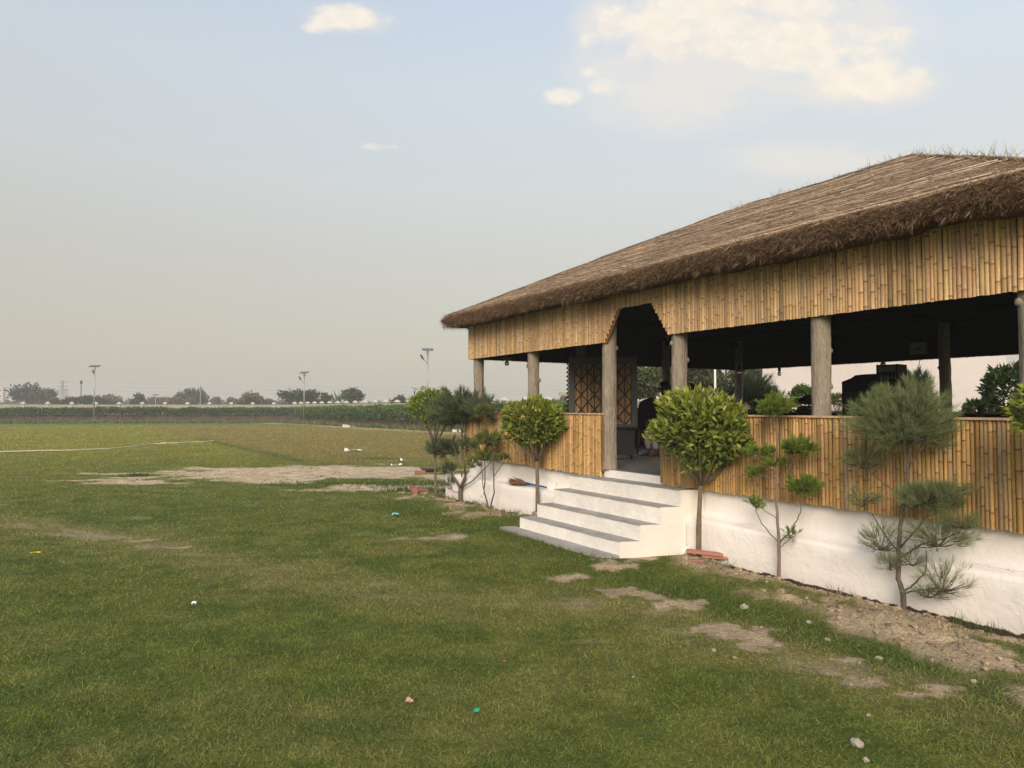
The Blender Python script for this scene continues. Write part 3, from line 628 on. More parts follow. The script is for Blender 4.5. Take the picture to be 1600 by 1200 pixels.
# hairy fringe of the eave
mb = MB(); n = 120000; idx = RNG.integers(0, len(rp), n); w = RNG.random(n) < .35; idx = np.where(w, RNG.integers(0, len(rp) // 4, n), idx)
q = rp[idx] + RNG.normal(size=(n, 2)) * .03; tt = RNG.random(n); ofs = .06 * np.sin(tt * 3.1) - .02 + .03 * RNG.random(n)
q = q + on[idx] * ofs[:, None]; z = ZE + .01 - tt * .25 + tt * .12 * (fbm(rp[idx, 0] * 1.8 + 5, rp[idx, 1] * 1.8, o=4) - .5)
lay = np.repeat(fbm(rp[:, 0] * 3, rp[:, 1] * 3, o=3)[idx][:, None], 3, 1); dr = np.concatenate([on[idx] * .5, np.full((n, 1), -.35)], 1) + RNG.normal(size=(n, 3)) * .75
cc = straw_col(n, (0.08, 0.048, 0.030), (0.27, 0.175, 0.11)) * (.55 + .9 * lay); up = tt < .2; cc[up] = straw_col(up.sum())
mb.blades(np.stack([q[:, 0], q[:, 1], z], 1), dr, .025 + .075 * RNG.random(n) ** 2, .0028 + .0025 * RNG.random(n), cc, bend=.2, mid=.5)
k = 1500; i2 = RNG.integers(0, len(rp), k); q2 = rp[i2] + on[i2] * .05; z2 = ZE - .03 - .19 * RNG.random(k); ci = np.repeat(np.arange(k), 14); n2_ = len(ci)
td = np.concatenate([on[i2] * .5, np.full((k, 1), -.5)], 1) + RNG.normal(size=(k, 3)) * .6
mb.blades(np.stack([q2[ci, 0], q2[ci, 1], z2[ci]], 1) + RNG.normal(size=(n2_, 3)) * .012, td[ci] + RNG.normal(size=(n2_, 3)) * .22, .05 + .11 * RNG.random(n2_), .004, straw_col(n2_, (.10, .06, .038), (.36, .25, .15)), bend=.15, mid=.4)
mb.build('eave_fringe', M['straw'], roof)
# bamboo strips tied level across the thatch, with the eave pole below them
mb = MB(); rg = np.random.default_rng(5)
def strip(p, q, r, c, k=14, sag=.012):
    p, q = np.array(p, float), np.array(q, float); pts = []
    for t in np.linspace(0, 1, k):
        s = p + (q - p) * t; s = np.array([s[0], s[1]]) + rg.normal(size=2) * sag; pts.append((s[0], s[1], float(roofz(s[0], s[1]) + lump(s[0], s[1])) + .018))
    mb.tube(pts, r, 5, c)
for i in range(30):
    t = (i + .4 + rg.uniform(-.3, .3)) / 30; ya = EY0 + t * (RY - EY0); xa = E0 + t * (RX0 - E0); xb = E1 - t * (E1 - RX1)
    cuts = [xa]; 
    while cuts[-1] < xb - .5: cuts.append(min(xb, cuts[-1] + rg.uniform(1.0, 3.6)))
    for a, b in zip(cuts[:-1], cuts[1:]):
        if rg.random() < .3: continue
        cc = np.array([.56, .43, .32]) * rg.uniform(.35, 1.1); dy = rg.uniform(-.03, .03)
        strip((a - .1, ya + dy), (b, ya - dy + rg.uniform(-.03, .03)), rg.uniform(.004, .010), cc, max(4, int((b - a) * 3)))
for i in range(12):
    t = (i + .5) / 12; ya = EY1 - t * (EY1 - RY); xa = E0 + t * (RX0 - E0); xb = E1 - t * (E1 - RX1); strip((xa, ya), (xb, ya), .010, (.34, .25, .17), 16)
    strip((xa, EY0 + t * (RY - EY0)), (xa, ya), .010, (.34, .25, .17), 16); strip((xb, EY0 + t * (RY - EY0)), (xb, ya), .010, (.34, .25, .17), 16)
strip((5.3, EY0 + .05), (9.84, EY0 + .02), .017, (.50, .37, .25), 20, .004); strip((0.4, EY0 + .10), (5.2, EY0 + .07), .009, (.36, .26, .17), 20, .006)
for (a, b) in [((E0, EY0), (RX0, RY)), ((E1, EY0), (RX1, RY)), ((E0, EY1), (RX0, RY)), ((E1, EY1), (RX1, RY)), ((RX0, RY), (RX1, RY))]:
    strip(a, b, .02, (.16, .11, .075), 22, .015); strip((a[0] + .06, a[1] - .05), (b[0] + .03, b[1] - .04), .013, (.10, .07, .05), 22, .015)
mb.build('bamboo_strips', M['cane'], roof, smooth=True)
# ragged tufts along ridge and hips
mb = MB(); n = 5200; k = RNG.integers(0, 10, n); t = RNG.random(n)
A = np.array([(E0, EY0), (RX0, RY), (RX0, RY), (E1, EY0), (E1, EY0), (E1, EY0), (RX0, RY), (E0, EY1), (E1, EY1), (E1, EY0)])[k]; B = np.array([(RX0, RY), (RX1, RY), (RX1, RY), (RX1, RY), (RX1, RY), (RX1, RY), (RX1, RY), (RX0, RY), (RX1, RY), (RX1, RY)])[k]
q = A + (B - A) * t[:, None] + RNG.normal(size=(n, 2)) * .05; keep = (fbm(q[:, 0] * 2.1, q[:, 1] * 2.1, o=3) > np.where(q[:, 0] < 6.2, .56, .42)) & (RNG.random(n) < .5); q = q[keep]; n = len(q)
z = roofz(q[:, 0], q[:, 1]) + lump(q[:, 0], q[:, 1]); dr = RNG.normal(size=(n, 3)) * .6; dr[:, 2] = .25 + RNG.random(n) * .75
mb.blades(np.stack([q[:, 0], q[:, 1], z - .01], 1), dr, .06 + .22 * RNG.random(n) ** 3, .006, straw_col(n, (.16, .1, .05), (.45, .33, .17)), bend=.1, mid=.4)
mb.build('ridge_tufts', M['straw'], roof)
# inside of the roof
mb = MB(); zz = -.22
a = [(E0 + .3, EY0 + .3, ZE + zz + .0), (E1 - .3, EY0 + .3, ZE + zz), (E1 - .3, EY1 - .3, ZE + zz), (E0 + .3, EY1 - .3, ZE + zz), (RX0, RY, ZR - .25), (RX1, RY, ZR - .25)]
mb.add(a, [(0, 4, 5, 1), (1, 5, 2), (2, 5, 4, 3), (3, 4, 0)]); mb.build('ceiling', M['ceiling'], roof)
mb = MB()
for x in (0.02, 2.0, 4.05, 5.47, 7.5, 9.38): mb.box(x - .05, x + .05, .1, 7.5, 3.46, 3.57)
for y in (2.5, 5.0): mb.box(.08, 9.3, y - .04, y + .04, 3.35, 3.455)
mb.build('beams', M['darkwood'], roof)

# ---------------------------------------------------------------- pendant bulbs, electric box
def bulb(lx, ly, ztop, zb_, label, shade=False):
    t = thing('pendant_bulb', label, 'bulb', wl(lx, ly, zb_), 0, 'bare bulbs hung on short cords'); t.scale = (1.35, 1.35, 1.1)
    mb = MB(); mb.tube([(0, 0, .10), (.002, .003, (ztop - zb_) * .6), (0, 0, ztop - zb_)], .005, 6, (.02, .02, .02)); mb.build('cord', M['col'], t)
    mb = MB(); mb.lathe([(.010, .125), (.024, .115), (.027, .06), (.022, .035)] if not shade else [(.012, .13), (.03, .10), (.065, .075), (.068, .062), (.03, .07), (.024, .03)], 12, (.35, .16, .07) if shade else (.02, .015, .012)); mb.build('holder', M['col'], t, smooth=True)
    mb = MB(); mb.lathe([(.012, .035), (.03, .0), (.036, -.03), (.028, -.058), (.006, -.068)], 14); mb.build('glass_bulb', M['glass'], t, smooth=True)
bulb(0.25, 0.50, 3.46, 2.80, 'bulb under a copper coloured shade, between the two leftmost pillars', True)
bulb(0.25, 1.02, 3.46, 2.76, 'bulb in a dark holder just left of the second pillar')
bulb(*(-1.324 + 1.6, 7.3), 3.57, 2.80, 'bulb in a dark holder in front of the distant trees, right of the fourth pillar')
bulb(1.38, 7.4, 3.57, 2.72, 'bulb hanging alone against the pale backdrop, between fourth and fifth pillar')
bulb(4.95, 5.6, 3.57, 2.70, 'bulb hanging right above the bottle rack')
bx = thing('electric_box', 'cream electric box high inside the back wall with a cord hanging below', 'box', wl(4.47, 7.70, 2.97), PAV_ROT)
mb = MB(); mb.box(-.16, .16, -.04, .03, 0, .24, (.28, .26, .22)); mb.build('case', M['col'], bx); mb = MB(); mb.box(-.02, .04, -.052, -.041, .08, .14, (.03, .03, .03)); mb.build('switch', M['col'], bx)
mb = MB(); mb.tube([(0, -.01, 0), (.02, -.01, -.12), (.0, -.02, -.3), (-.03, -.01, -.45), (-.05, 0, -.62)], .006, 6, (.10, .09, .08)); mb.build('cord', M['col'], bx)

# ---------------------------------------------------------------- lattice stall on wheels
cc_ = at(942, 636, 12.25); cart = thing('wheeled_stall', 'dark wheeled stall with a cane backed lattice front behind the left doorway pillar', 'stall', (cc_[0], cc_[1], FLOOR), R(-8))
W_, ZB, ZT = 1.10, .57, 1.80
mb = MB(); mb.box(-.55, .55, 0, .55, .08, ZB - .04); mb.build('cabinet', M['cabinet'], cart)
mb = MB(); mb.box(-.6, .6, -.03, .6, ZB - .038, ZB); mb.build('shelf', M['black'], cart)
mb = MB()
for b in [(-.60, -.50, 0, .05, ZB + .002, ZT), (.50, .60, 0, .05, ZB + .002, ZT), (-.498, .498, 0, .05, ZT - .12, ZT), (-.498, .498, 0, .05, ZB + .002, ZB + .05), (-.03, .03, .002, .045, ZB + .052, ZT - .122)]: mb.box(*b)
mb.build('frame', M['greyframe'], cart)
mb = MB(); canes(mb, (-.5, .06), (.5, .06), lambda s: ZB + .04, lambda s: ZT - .1, (0, -1), (.34, .20, .095), r=.014, seedk=40); mb.build('cane_panel', M['panelcane'], cart)
mb = MB(); mb.box(-.499, .499, .062, .075, ZB + .03, ZT - .05, (.10, .055, .03)); mb.build('back_board', M['col'], cart)
mb = MB()
def lat(x0, x1, z0, z1, k):
    dz = (z1 - z0) / k
    for xa, xb in ((x0, (x0 + x1) / 2), ((x0 + x1) / 2, x1)):
        xm = (xa + xb) / 2; mb.tube([(xm, .03, z0), (xm, .03, z1)], .009, 4)
        mb.tube([(xb, .03, z0), (xb, .03, z1)], .009, 4)
        for i in range(k):
            za = z0 + i * dz; zm = za + dz / 2
            for p, q in [((xa, zm), (xm, za)), ((xm, za), (xb, zm)), ((xa, zm), (xm, za + dz)), ((xm, za + dz), (xb, zm))]:
                mb.tube([(p[0], .028, p[1]), ((p[0] + q[0]) / 2, .028, (p[1] + q[1]) / 2), (q[0], .028, q[1])], .010, 4)
lat(-.498, -.03, ZB + .05, ZT - .12, 4); lat(.03, .498, ZB + .05, ZT - .12, 4); mb.build('lattice', M['greyframe'], cart)
mb = MB(); mb.box(-.60, -.56, .06, .55, ZB + .002, ZT + .06)
for i in range(16): z = ZB + .05 + i * .075; mb.tube([(-.60, .03, z), (-.635, .01, z + .02), (-.60, .0, z + .05)], .014, 6)
mb.build('side_post', M['black'], cart)
for x in (-.5, .5):
    for y in (.05, .5):
        w = MB(); w.tube([(x - .012, y, .035), (x + .012, y, .035)], .035, 12); cw = w.build('caster', M['black'], cart); f_ = MB(); f_.box(x - .02, x + .02, y - .02, y + .02, .07, .082); f_.build('bracket', M['greyframe'], cw)

# ---------------------------------------------------------------- plastic chairs
def make_chair(label, group):
    t = thing('plastic_chair', label, 'chair', (0, 0, 0), 0, group)
    mb = MB(); n = 9
    seat = [(-.21, -.22), (.21, -.22), (.235, .0), (.20, .21), (-.20, .21), (-.235, .0)]; mb.prism(seat, .415, .44); mb.build('seat', M['blackplastic'], t)
    # curved back with slots: rim, and horizontal bars, arched top
    mb = MB(); g = lambda u, z: (.215 * math.sin(u * 1.0) / math.sin(1.0), .19 + .06 * math.cos(u * 1.2) + (z - .44) * .18, z)
    top = lambda u: .80 + .085 * math.cos(u * 1.5)
    us = np.linspace(-1, 1, 15)
    for k in range(3):
        z0 = .50 + k * .078; z1 = z0 + .05
        a = [g(u, z0) for u in us] + [g(u, z1) for u in us]; m = 15
        b = [(p[0], p[1] + .012, p[2]) for p in a]
        mb.add(a + b, [(i, i + 1, m + i + 1, m + i) for i in range(m - 1)] + [(2 * m + i, 3 * m + i, 3 * m + i + 1, 2 * m + i + 1) for i in range(m - 1)] + [(m + i, m + i + 1, 3 * m + i + 1, 3 * m + i) for i in range(m - 1)] + [(i, 2 * m + i, 2 * m + i + 1, i + 1) for i in range(m - 1)])
    a = [g(u, .735) for u in us] + [g(u, top(u) + .03) for u in us]; m = 15; b = [(p[0], p[1] + .012, p[2]) for p in a]
    mb.add(a + b, [(i, i + 1, m + i + 1, m + i) for i in range(m - 1)] + [(2 * m + i, 3 * m + i, 3 * m + i + 1, 2 * m + i + 1) for i in range(m - 1)] + [(m + i, m + i + 1, 3 * m + i + 1, 3 * m + i) for i in range(m - 1)] + [(i, 2 * m + i, 2 * m + i + 1, i + 1) for i in range(m - 1)])
    for s in (-1, 1): mb.tube([g(s, z) for z in np.linspace(.43, .84, 8)], .017, 6)
    mb.build('backrest', M['blackplastic'], t)
    for s in (-1, 1):
        mb = MB(); mb.tube([(s * .22, .22, .62), (s * .25, .05, .64), (s * .24, -.14, .63), (s * .225, -.18, .55), (s * .215, -.19, .43)], [.016, .02, .02, .018, .016], 6); mb.build('armrest', M['blackplastic'], t)
        mb = MB(); mb.tube([(s * .195, -.19, .42), (s * .225, -.235, 0)], [.024, .017], 6); mb.build('leg', M['blackplastic'], t)
        mb = MB(); mb.tube([(s * .18, .19, .42), (s * .215, .255, 0)], [.024, .017], 6); mb.build('leg', M['blackplastic'], t)
    return t
ch0 = make_chair('x', 'black plastic chairs inside the pavilion')
used = [False]
def put_chair(px, Y, rz, label, dz=0.0):
    o = ch0 if not used[0] else copy_tree(ch0); used[0] = True
    p = at(px, 636, Y); o.location = (p[0], p[1], FLOOR + dz); o.rotation_euler = (0, 0, rz); o['label'] = label; return o
names = ['lowest', 'second lowest', 'second highest', 'topmost']
for k in range(4): put_chair(1004, 13.9, R(190 + 3 * k), 'black plastic chair, %s of the stack in the doorway' % names[k], k * .062)
put_chair(1183, 14.6, R(190), 'leftmost of three black chairs showing over the rail, beside the largest ficus', .22)
put_chair(1214, 14.2, R(170), 'middle of three black chairs showing over the rail, behind the slender shrub', .20)
put_chair(1243, 13.6, R(205), 'black plastic chair just left of the fifth pillar, showing over the rail', .24)
put_chair(1496, 10.0, R(240), 'black plastic chair showing its sloping back over the rail, right of the dark rear pillar', .10)

# ---------------------------------------------------------------- black cabinet and bottle rack
cb = thing('black_cabinet', 'tall black cabinet with stepped sloping top behind the rail, right of the fifth pillar', 'cabinet', wl(4.95, 5.0, FLOOR), PAV_ROT)
prof = [(-.42, 0), (.36, 0), (.36, 1.50), (.02, 1.50), (-.16, 1.49), (-.24, 1.44), (-.42, 1.38)]
mb = MB(); mb.prism(prof, 0, .5); v = mb.v[0]; mb.v[0] = np.stack([v[:, 0], v[:, 2], v[:, 1]], 1); mb.build('body', M['black'], cb)
mb = MB(); mb.box(.12, .30, -.008, -.001, 1.30, 1.38, (.10, .10, .10)); mb.build('plate', M['col'], cb)
mb = MB(); mb.box(-.38, .32, -.006, -.001, .25, 1.2, (.02, .02, .021)); mb.build('door', M['col'], cb)
rk = thing('bottle_rack', 'black shelf rack with rows of small pale bottles, against the stepped cabinet', 'rack', wl(5.40, 4.93, FLOOR + .05), PAV_ROT + R(8))
mb = MB(); mb.box(-.17, -.145, 0, .4, 0, 1.60); mb.box(.145, .17, 0, .4, 0, 1.60); mb.box(-.144, .144, .37, .4, 0, 1.60)
for z in (0.02, 1.05, 1.18, 1.31, 1.44, 1.575): mb.box(-.144, .144, .0, .368, z, z + .02)
mb.build('shelves', M['black'], rk)
mb = MB(); mb.box(-.14, .14, -.006, 0, 1.47, 1.57, (.17, .17, .165)); mb.build('header_panel', M['col'], rk)
bt = MB(); bt.lathe([(.017, 0), (.018, .05), (.008, .072), (.008, .095)], 8, (.30, .30, .29)); bsrc = None
ORD = ['first', 'second', 'third', 'fourth', 'fifth']
for z, shelf in ((1.07, 'lowest'), (1.20, 'middle'), (1.33, 'top')):
    for i in range(5):
        p = wl(5.40, 4.93, 0); a = PAV_ROT + R(8); lx_, ly_ = -.115 + i * .0575, .06
        P_ = (p[0] + lx_ * math.cos(a) - ly_ * math.sin(a), p[1] + lx_ * math.sin(a) + ly_ * math.cos(a), FLOOR + .05 + z + .001)
        if bsrc is None: bsrc = bt.build('bottle', M['col'], smooth=True); o = bsrc
        else: o = bsrc.copy(); COL.objects.link(o)
        o.location = P_; tag(o, 'small pale bottle, %s from the left on the %s shelf of the black rack' % (ORD[i], shelf), 'bottle', 'small pale bottles in the rack')

# ---------------------------------------------------------------- people
def skin_obj(name, joints, edges, m, parent, sub=1):
    me = bpy.data.meshes.new(name); me.from_pydata([j[0] for j in joints], edges, []); o = bpy.data.objects.new(name, me); COL.objects.link(o); o.parent = parent
    md = o.modifiers.new('skin', 'SKIN'); md.use_smooth_shade = True; sv = me.skin_vertices[0].data
    for i, j in enumerate(joints): sv[i].radius = (j[1], j[1]) if not isinstance(j[1], tuple) else j[1]; sv[i].use_root = (i == 0)
    s = o.modifiers.new('sub', 'SUBSURF'); s.levels = sub; s.render_levels = sub; me.materials.append(m); return o
def seated(name_label, loc, rz, shirt, trousers, lean=0.0):
    t = thing('person', name_label, 'person', loc, rz)
    # seated, facing -y of the local frame; seat at .46
    J = [((0, .05, .54), .125), ((0, .04 - lean * .3, .74), .12), ((0, .0 - lean * .7, .94), .14), ((0, -.01 - lean, 1.07), .07), ((0, -.03 - lean, 1.14), .055), ((0, -.05 - lean, 1.24), (.082, .10)), ((0, -.05 - lean, 1.33), (.072, .085))]
    E = [(0, 1), (1, 2), (2, 3), (3, 4), (4, 5), (5, 6)]
    def limb(start, pts):
        prev = start
        for p, r in pts: J.append((p, r)); E.append((prev, len(J) - 1)); prev = len(J) - 1
        return prev
    for s in (-1, 1):
        L = lean
        h = limb(2, [((s * .17, -.01 - L * .8, 1.0), .058), ((s * .215, -.04 - L * .6, .76), .044), ((s * .16, -.28, .68), .034), ((s * .13, -.34, .665), .026), ((s * .12, -.40, .66), .03)])
        for k, (dx, ln) in enumerate([(-.028, .06), (-.010, .072), (.010, .068), (.026, .055)]):
            limb(h, [((s * .12 + dx, -.44, .655), .0095), ((s * .12 + dx, -.44 - ln * .5, .64), .009), ((s * .12 + dx, -.44 - ln, .615), .008)])
        limb(h - 0, [((s * .085, -.405, .65), .011), ((s * .075, -.435, .63), .009)])
        k = limb(0, [((s * .10, -.02, .53), .085), ((s * .12, -.43, .50), .06), ((s * .12, -.42 - .04, .28), .05), ((s * .12, -.40, .09), .036), ((s * .12, -.44, .045), .035), ((s * .125, -.56, .03), (.04, .022))])
    skin_obj('body', J, E, M['skin'], t, 1)
    # shirt
    J2 = [((0, .05, .56), .15), ((0, .04 - lean * .3, .74), .148), ((0, .0 - lean * .7, .94), .162), ((0, -.01 - lean * .9, 1.05), .085)]; E2 = [(0, 1), (1, 2), (2, 3)]
    for s in (-1, 1):
        b = len(J2); J2 += [((s * .17, -.01 - lean * .8, 1.0), .078), ((s * .22, -.04 - lean * .6, .76), .062), ((s * .19, -.16, .72), .055)]; E2 += [(2, b), (b, b + 1), (b + 1, b + 2)]
    ms = mat('shirt_cloth', base=shirt, rough=.9, noise=(14, .15, I3), bump=(12, .5, .03, I3)); skin_obj('shirt', J2, E2, ms, t, 1)
    J3 = [((0, .05, .535), .14)]; E3 = []
    for s in (-1, 1):
        b = len(J3); J3 += [((s * .10, -.04, .535), .102), ((s * .125, -.43, .505), .08), ((s * .125, -.455, .28), .072), ((s * .125, -.41, .12), .062)]; E3 += [(0, b), (b, b + 1), (b + 1, b + 2), (b + 2, b + 3)]
    skin_obj('trousers', J3, E3, mat('trouser_cloth', base=trousers, rough=.9, noise=(14, .15, I3)), t, 1)
    # hair cap, ears, nose, eyes
    hd = np.array([0, -.05 - lean, 1.285])
    def ball(nm, c, r, m_, sq=(1, 1, 1), cut=None):
        mb = MB(); U, V_ = np.meshgrid(np.linspace(0, 2 * np.pi, 20, endpoint=False), np.linspace(0.05, np.pi - .05, 12), indexing='ij'); n_ = 12
        P = np.stack([np.cos(U) * np.sin(V_) * r * sq[0], np.sin(U) * np.sin(V_) * r * sq[1], np.cos(V_) * r * sq[2]], -1)
        if cut: P[..., 2] = np.maximum(P[..., 2], cut(P))
        P = P.reshape(-1, 3) + c; mb.add(P, [(i * n_ + j, i * n_ + j + 1, ((i + 1) % 20) * n_ + j + 1, ((i + 1) % 20) * n_ + j) for i in range(20) for j in range(n_ - 1)]); return mb.build(nm, m_, t, smooth=True)
    ball('hair', hd + np.array([0, .018, .022]), .112, M['hair'], (.9, 1.0, 1.05), cut=lambda P: np.where(P[..., 1] < 0.0, .045 - P[..., 1] * .3, -.05))
    for s in (-1, 1):
        ball('ear', hd + np.array([s * .088, .01, -.01]), .026, M['skin'], (.4, .8, 1.2)); ball('eye', hd + np.array([s * .032, -.088, .0]), .012, M['hair'])
    ball('nose', hd + np.array([0, -.105, -.02]), .02, M['skin'], (.8, 1.0, 1.4)); ball('mouth', hd + np.array([0, -.088, -.062]), .02, mat('lip', base=(.09, .03, .025), rough=.5), (1.2, .5, .35))
    for s in (-1, 1):
        mb = MB(); mb.prism([(s * .12 - .045, -.60), (s * .12 + .045, -.60), (s * .12 + .05, -.48), (s * .12 + .038, -.36), (s * .12 - .038, -.36), (s * .12 - .05, -.48)], 0, .02, (.05, .03, .02)); mb.build('sandal', M['col'], t)
    return t
p = at(1040, 636, 13.3); seated('person in a pale shirt and pale trousers sitting in the doorway, facing left', (p[0] + .10, p[1], FLOOR), R(-68), (.55, .50, .56), (.40, .37, .36), .10)
put_chair(1050, 13.33, R(-68) + math.pi * 0, 'black plastic chair under the seated person in the doorway')
p = at(1082, 636, 14.9); seated('dark haired person in dark clothes sitting behind the fourth pillar', (p[0], p[1], FLOOR + .02), R(-40), (.03, .035, .05), (.02, .03, .05), .05)
put_chair(1086, 14.95, R(-40), 'black plastic chair under the person behind the fourth pillar')

# ---------------------------------------------------------------- plants
LG, DG = np.array([0.24, 0.27, 0.036]), np.array([0.050, 0.080, 0.016])
BARK = (0.17, 0.13, 0.095)
def ficus(px, py, Y, crown, label, group, lc=(LG, DG), nleaf=3600, leaf=.075, lean=0.0, name='ficus_topiary', trunk_r=.022, fork=True):
    """crown = (px, py, rx_px, rz_px) seen at depth Y"""
    b = at(px, py, Y); k = Y / F_PX; c = at(crown[0], crown[1], Y) - b; rx, rz = crown[2] * k * 1.13, crown[3] * k * 1.05
    gz = float(height(np.array([b[0]]), np.array([b[1]]))[0]) if b[2] < .5 else b[2]
    t = thing(name, label, 'shrub', (b[0], b[1], gz), 0, group); c[2] += b[2] - gz
    mb = MB(); top = c + np.array([0, 0, -.25 * rz]); K = 12
    pts = [np.array([0, 0, -.06]) + (top - np.array([0, 0, -.06])) * s + np.array([lean * math.sin(s * 3.0), .01 * math.sin(s * 7), 0]) for s in np.linspace(0, 1, K)]
    fk = max(3, int(K * .72)); mb.tube(pts[:fk], np.linspace(trunk_r, trunk_r * .7, fk), 9, BARK, jit=.12)
    base = pts[fk - 1]; rg = np.random.default_rng(int(px))
    for i in range(9):
        a = i * 2.4 + rg.uniform(-.4, .4); e = c + np.array([math.cos(a) * rx * .75, math.sin(a) * rx * .7, rg.uniform(-.3, .5) * rz]); m_ = (base + e) / 2 + np.array([0, 0, -.12 * rz])
        mb.tube([base, base + (m_ - base) * .5 + np.array([0, 0, -.02]), m_, e], [trunk_r * .6, trunk_r * .45, trunk_r * .35, trunk_r * .12], 6, BARK, jit=.1)
    mb.build('trunk', M['bark'], t, smooth=True)
    mb = MB(); n = nleaf; d = RNG.normal(size=(n, 3)); d /= np.linalg.norm(d, axis=1)[:, None]
    low = d[:, 2] < -.35; d[low, 2] *= -RNG.choice([1, -1], low.sum(), p=[.55, .45])
    lum = 0.86 + .85 * (fbm(d[:, 0] * 2.6 + px, d[:, 1] * 2.6, d[:, 2] * 2.6, 3) - .42)
    rad = (0.62 + .40 * RNG.random(n) ** .5) * lum
    P = c + d * rad[:, None] * np.array([rx, rx * .95, rz]); P[:, 2] += .0
    if Y < 15 and px < 1700: P = clear_wall(P, (b[0], b[1], gz), -.2)
    dr = d * .9 + RNG.normal(size=(n, 3)) * .65 + np.array([0, 0, .35])
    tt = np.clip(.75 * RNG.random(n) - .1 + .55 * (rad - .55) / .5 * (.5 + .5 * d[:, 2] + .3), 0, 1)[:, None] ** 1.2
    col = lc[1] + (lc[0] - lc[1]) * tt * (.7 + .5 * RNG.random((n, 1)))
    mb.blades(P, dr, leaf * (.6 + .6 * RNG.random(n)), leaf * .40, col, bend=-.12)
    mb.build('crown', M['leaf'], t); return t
def clear_wall(P, b, lim):          # keep foliage in front of the pavilion's rail and wall
    if lim is None: return P
    W = P + np.array(b)[None]; d = W - PAV[None]; ly = d @ SY; over = np.maximum(ly - lim, 0); ly2 = np.where(over > 0, lim - .35 * over, ly)
    return P + (ly2 - ly)[:, None] * SY[None]
def at_wall(px, py, b):             # the point of a sight line in the plane through b parallel to the pavilion wall
    q = at(px, py, 1.0) - np.array([0, 0, CAM_H]); s = ((b[0] * SY[0] + b[1] * SY[1]) / (q[0] * SY[0] + q[1] * SY[1])); return np.array([0, 0, CAM_H]) + q * s
def needle_cloud(mb, c, rx, ry, rz, ntw, nn, L=.10, col=((.05, .085, .035), (.13, .17, .07)), up=.5, w=.0028, origin=None, droop=0.0, base=None, lim=None):
    o = np.array(c) + np.array([0, 0, -rz * .7]) if origin is None else np.array(origin)
    d = RNG.normal(size=(ntw, 3)); d /= np.linalg.norm(d, axis=1)[:, None]; rad = .45 + .75 * RNG.random(ntw)
    E = np.array(c) + d * rad[:, None] * np.array([rx, ry, rz]) * (.8 + .5 * fbm(d[:, 0] * 2 + c[0] * 9, d[:, 1] * 2, d[:, 2] * 2, 2))[:, None]
    E = clear_wall(E, base, lim) if base is not None else E
    S_ = E + (o - E) * (.3 + .25 * RNG.random((ntw, 1))); tw = E - S_; n = ntw * nn
    s = RNG.random(n) ** .8; i = np.repeat(np.arange(ntw), nn); P = S_[i] + tw[i] * s[:, None]
    tdir = tw[i] / (np.linalg.norm(tw[i], axis=1)[:, None] + 1e-6)
    dr = tdir * .9 + RNG.normal(size=(n, 3)) * .42 + np.array([0, 0, up - droop])
    tt = RNG.random((n, 1)) * .7 + .3 * RNG.random((ntw, 1))[i]; cl = np.array(col[0]) + (np.array(col[1]) - np.array(col[0])) * tt
    mb.blades(P, dr, L * (.5 + .8 * RNG.random(n)), w, cl, bend=.12, mid=.4)
    tws = MB(); return S_, E
def casuarina(px, py, Y, stems, clouds, label, name='casuarina_sapling', group=None, col=None, bark=(.12, .095, .075), L=.10, w=.003, dens=1.0, lim=None):
    b = at(px, py, Y); k = Y / F_PX
    gz = float(height(np.array([b[0]]), np.array([b[1]]))[0]) if b[2] < .5 else b[2]
    t = thing(name, label, 'sapling', (b[0], b[1], gz), 0, group); q = lambda X, Z, dy=0.0: (at(X, Z, Y) if lim is None else at_wall(X, Z, b)) - np.array([b[0], b[1], gz]) + np.array([0, dy, 0])
    mb = MB(); rg = np.random.default_rng(int(px))
    for pts, r0, r1 in stems:
        P = [q(a[0], a[1], a[2] if len(a) > 2 else 0) for a in pts]
        if pts[0][:2] == (px, py): P[0] = np.array([0, 0, -.06])
        # smooth
        P = np.array(P); ts = np.linspace(0, len(P) - 1, len(P) * 4 - 3); Q = np.stack([np.interp(ts, np.arange(len(P)), P[:, j]) for j in range(3)], 1); Q[1:-1] += rg.normal(size=Q[1:-1].shape) * .004
        mb.tube(Q, np.linspace(r0, r1, len(Q)), 7, bark, jit=.12)
    nb = MB()
    for cx, cy, rx, rz, ntw, nn in clouds:
        c = q(cx, cy); S_, E_ = needle_cloud(nb, c, rx * k, rx * k * .9, rz * k, int(ntw * dens), nn, L=L, w=w, base=(b[0], b[1], gz), lim=lim, col=col or ((.05, .082, .035), (.14, .18, .075)))
        for a_, e_ in list(zip(S_, E_))[::3]: mb.tube([a_, (a_ + e_) / 2 + np.array([0, 0, -.01]), e_], [.004, .003, .0015], 4, bark)
        o_ = c + np.array([0, 0, -rz * k * .8])
        for a_, e_ in list(zip(S_, E_))[::5]: mb.tube([o_, (a_ + o_) / 2 + np.array([0, 0, -.01]), a_], [.007, .005, .004], 4, bark)
    mb.build('stems', M['bark'], t, smooth=True); nb.build('foliage', M['needle'], t); return t
G1 = 'young trees planted along the foot of the pavilion wall'
# A: pale green ficus at the far left
ficus(681, 778, 14.35, (678, 636, 36, 27), 'small ficus with yellow green crown on a thin trunk, furthest left by the pavilion', G1, (np.array([.27, .33, .04]), DG * 1.3), 2200, .085, name='ficus_sapling', trunk_r=.032)
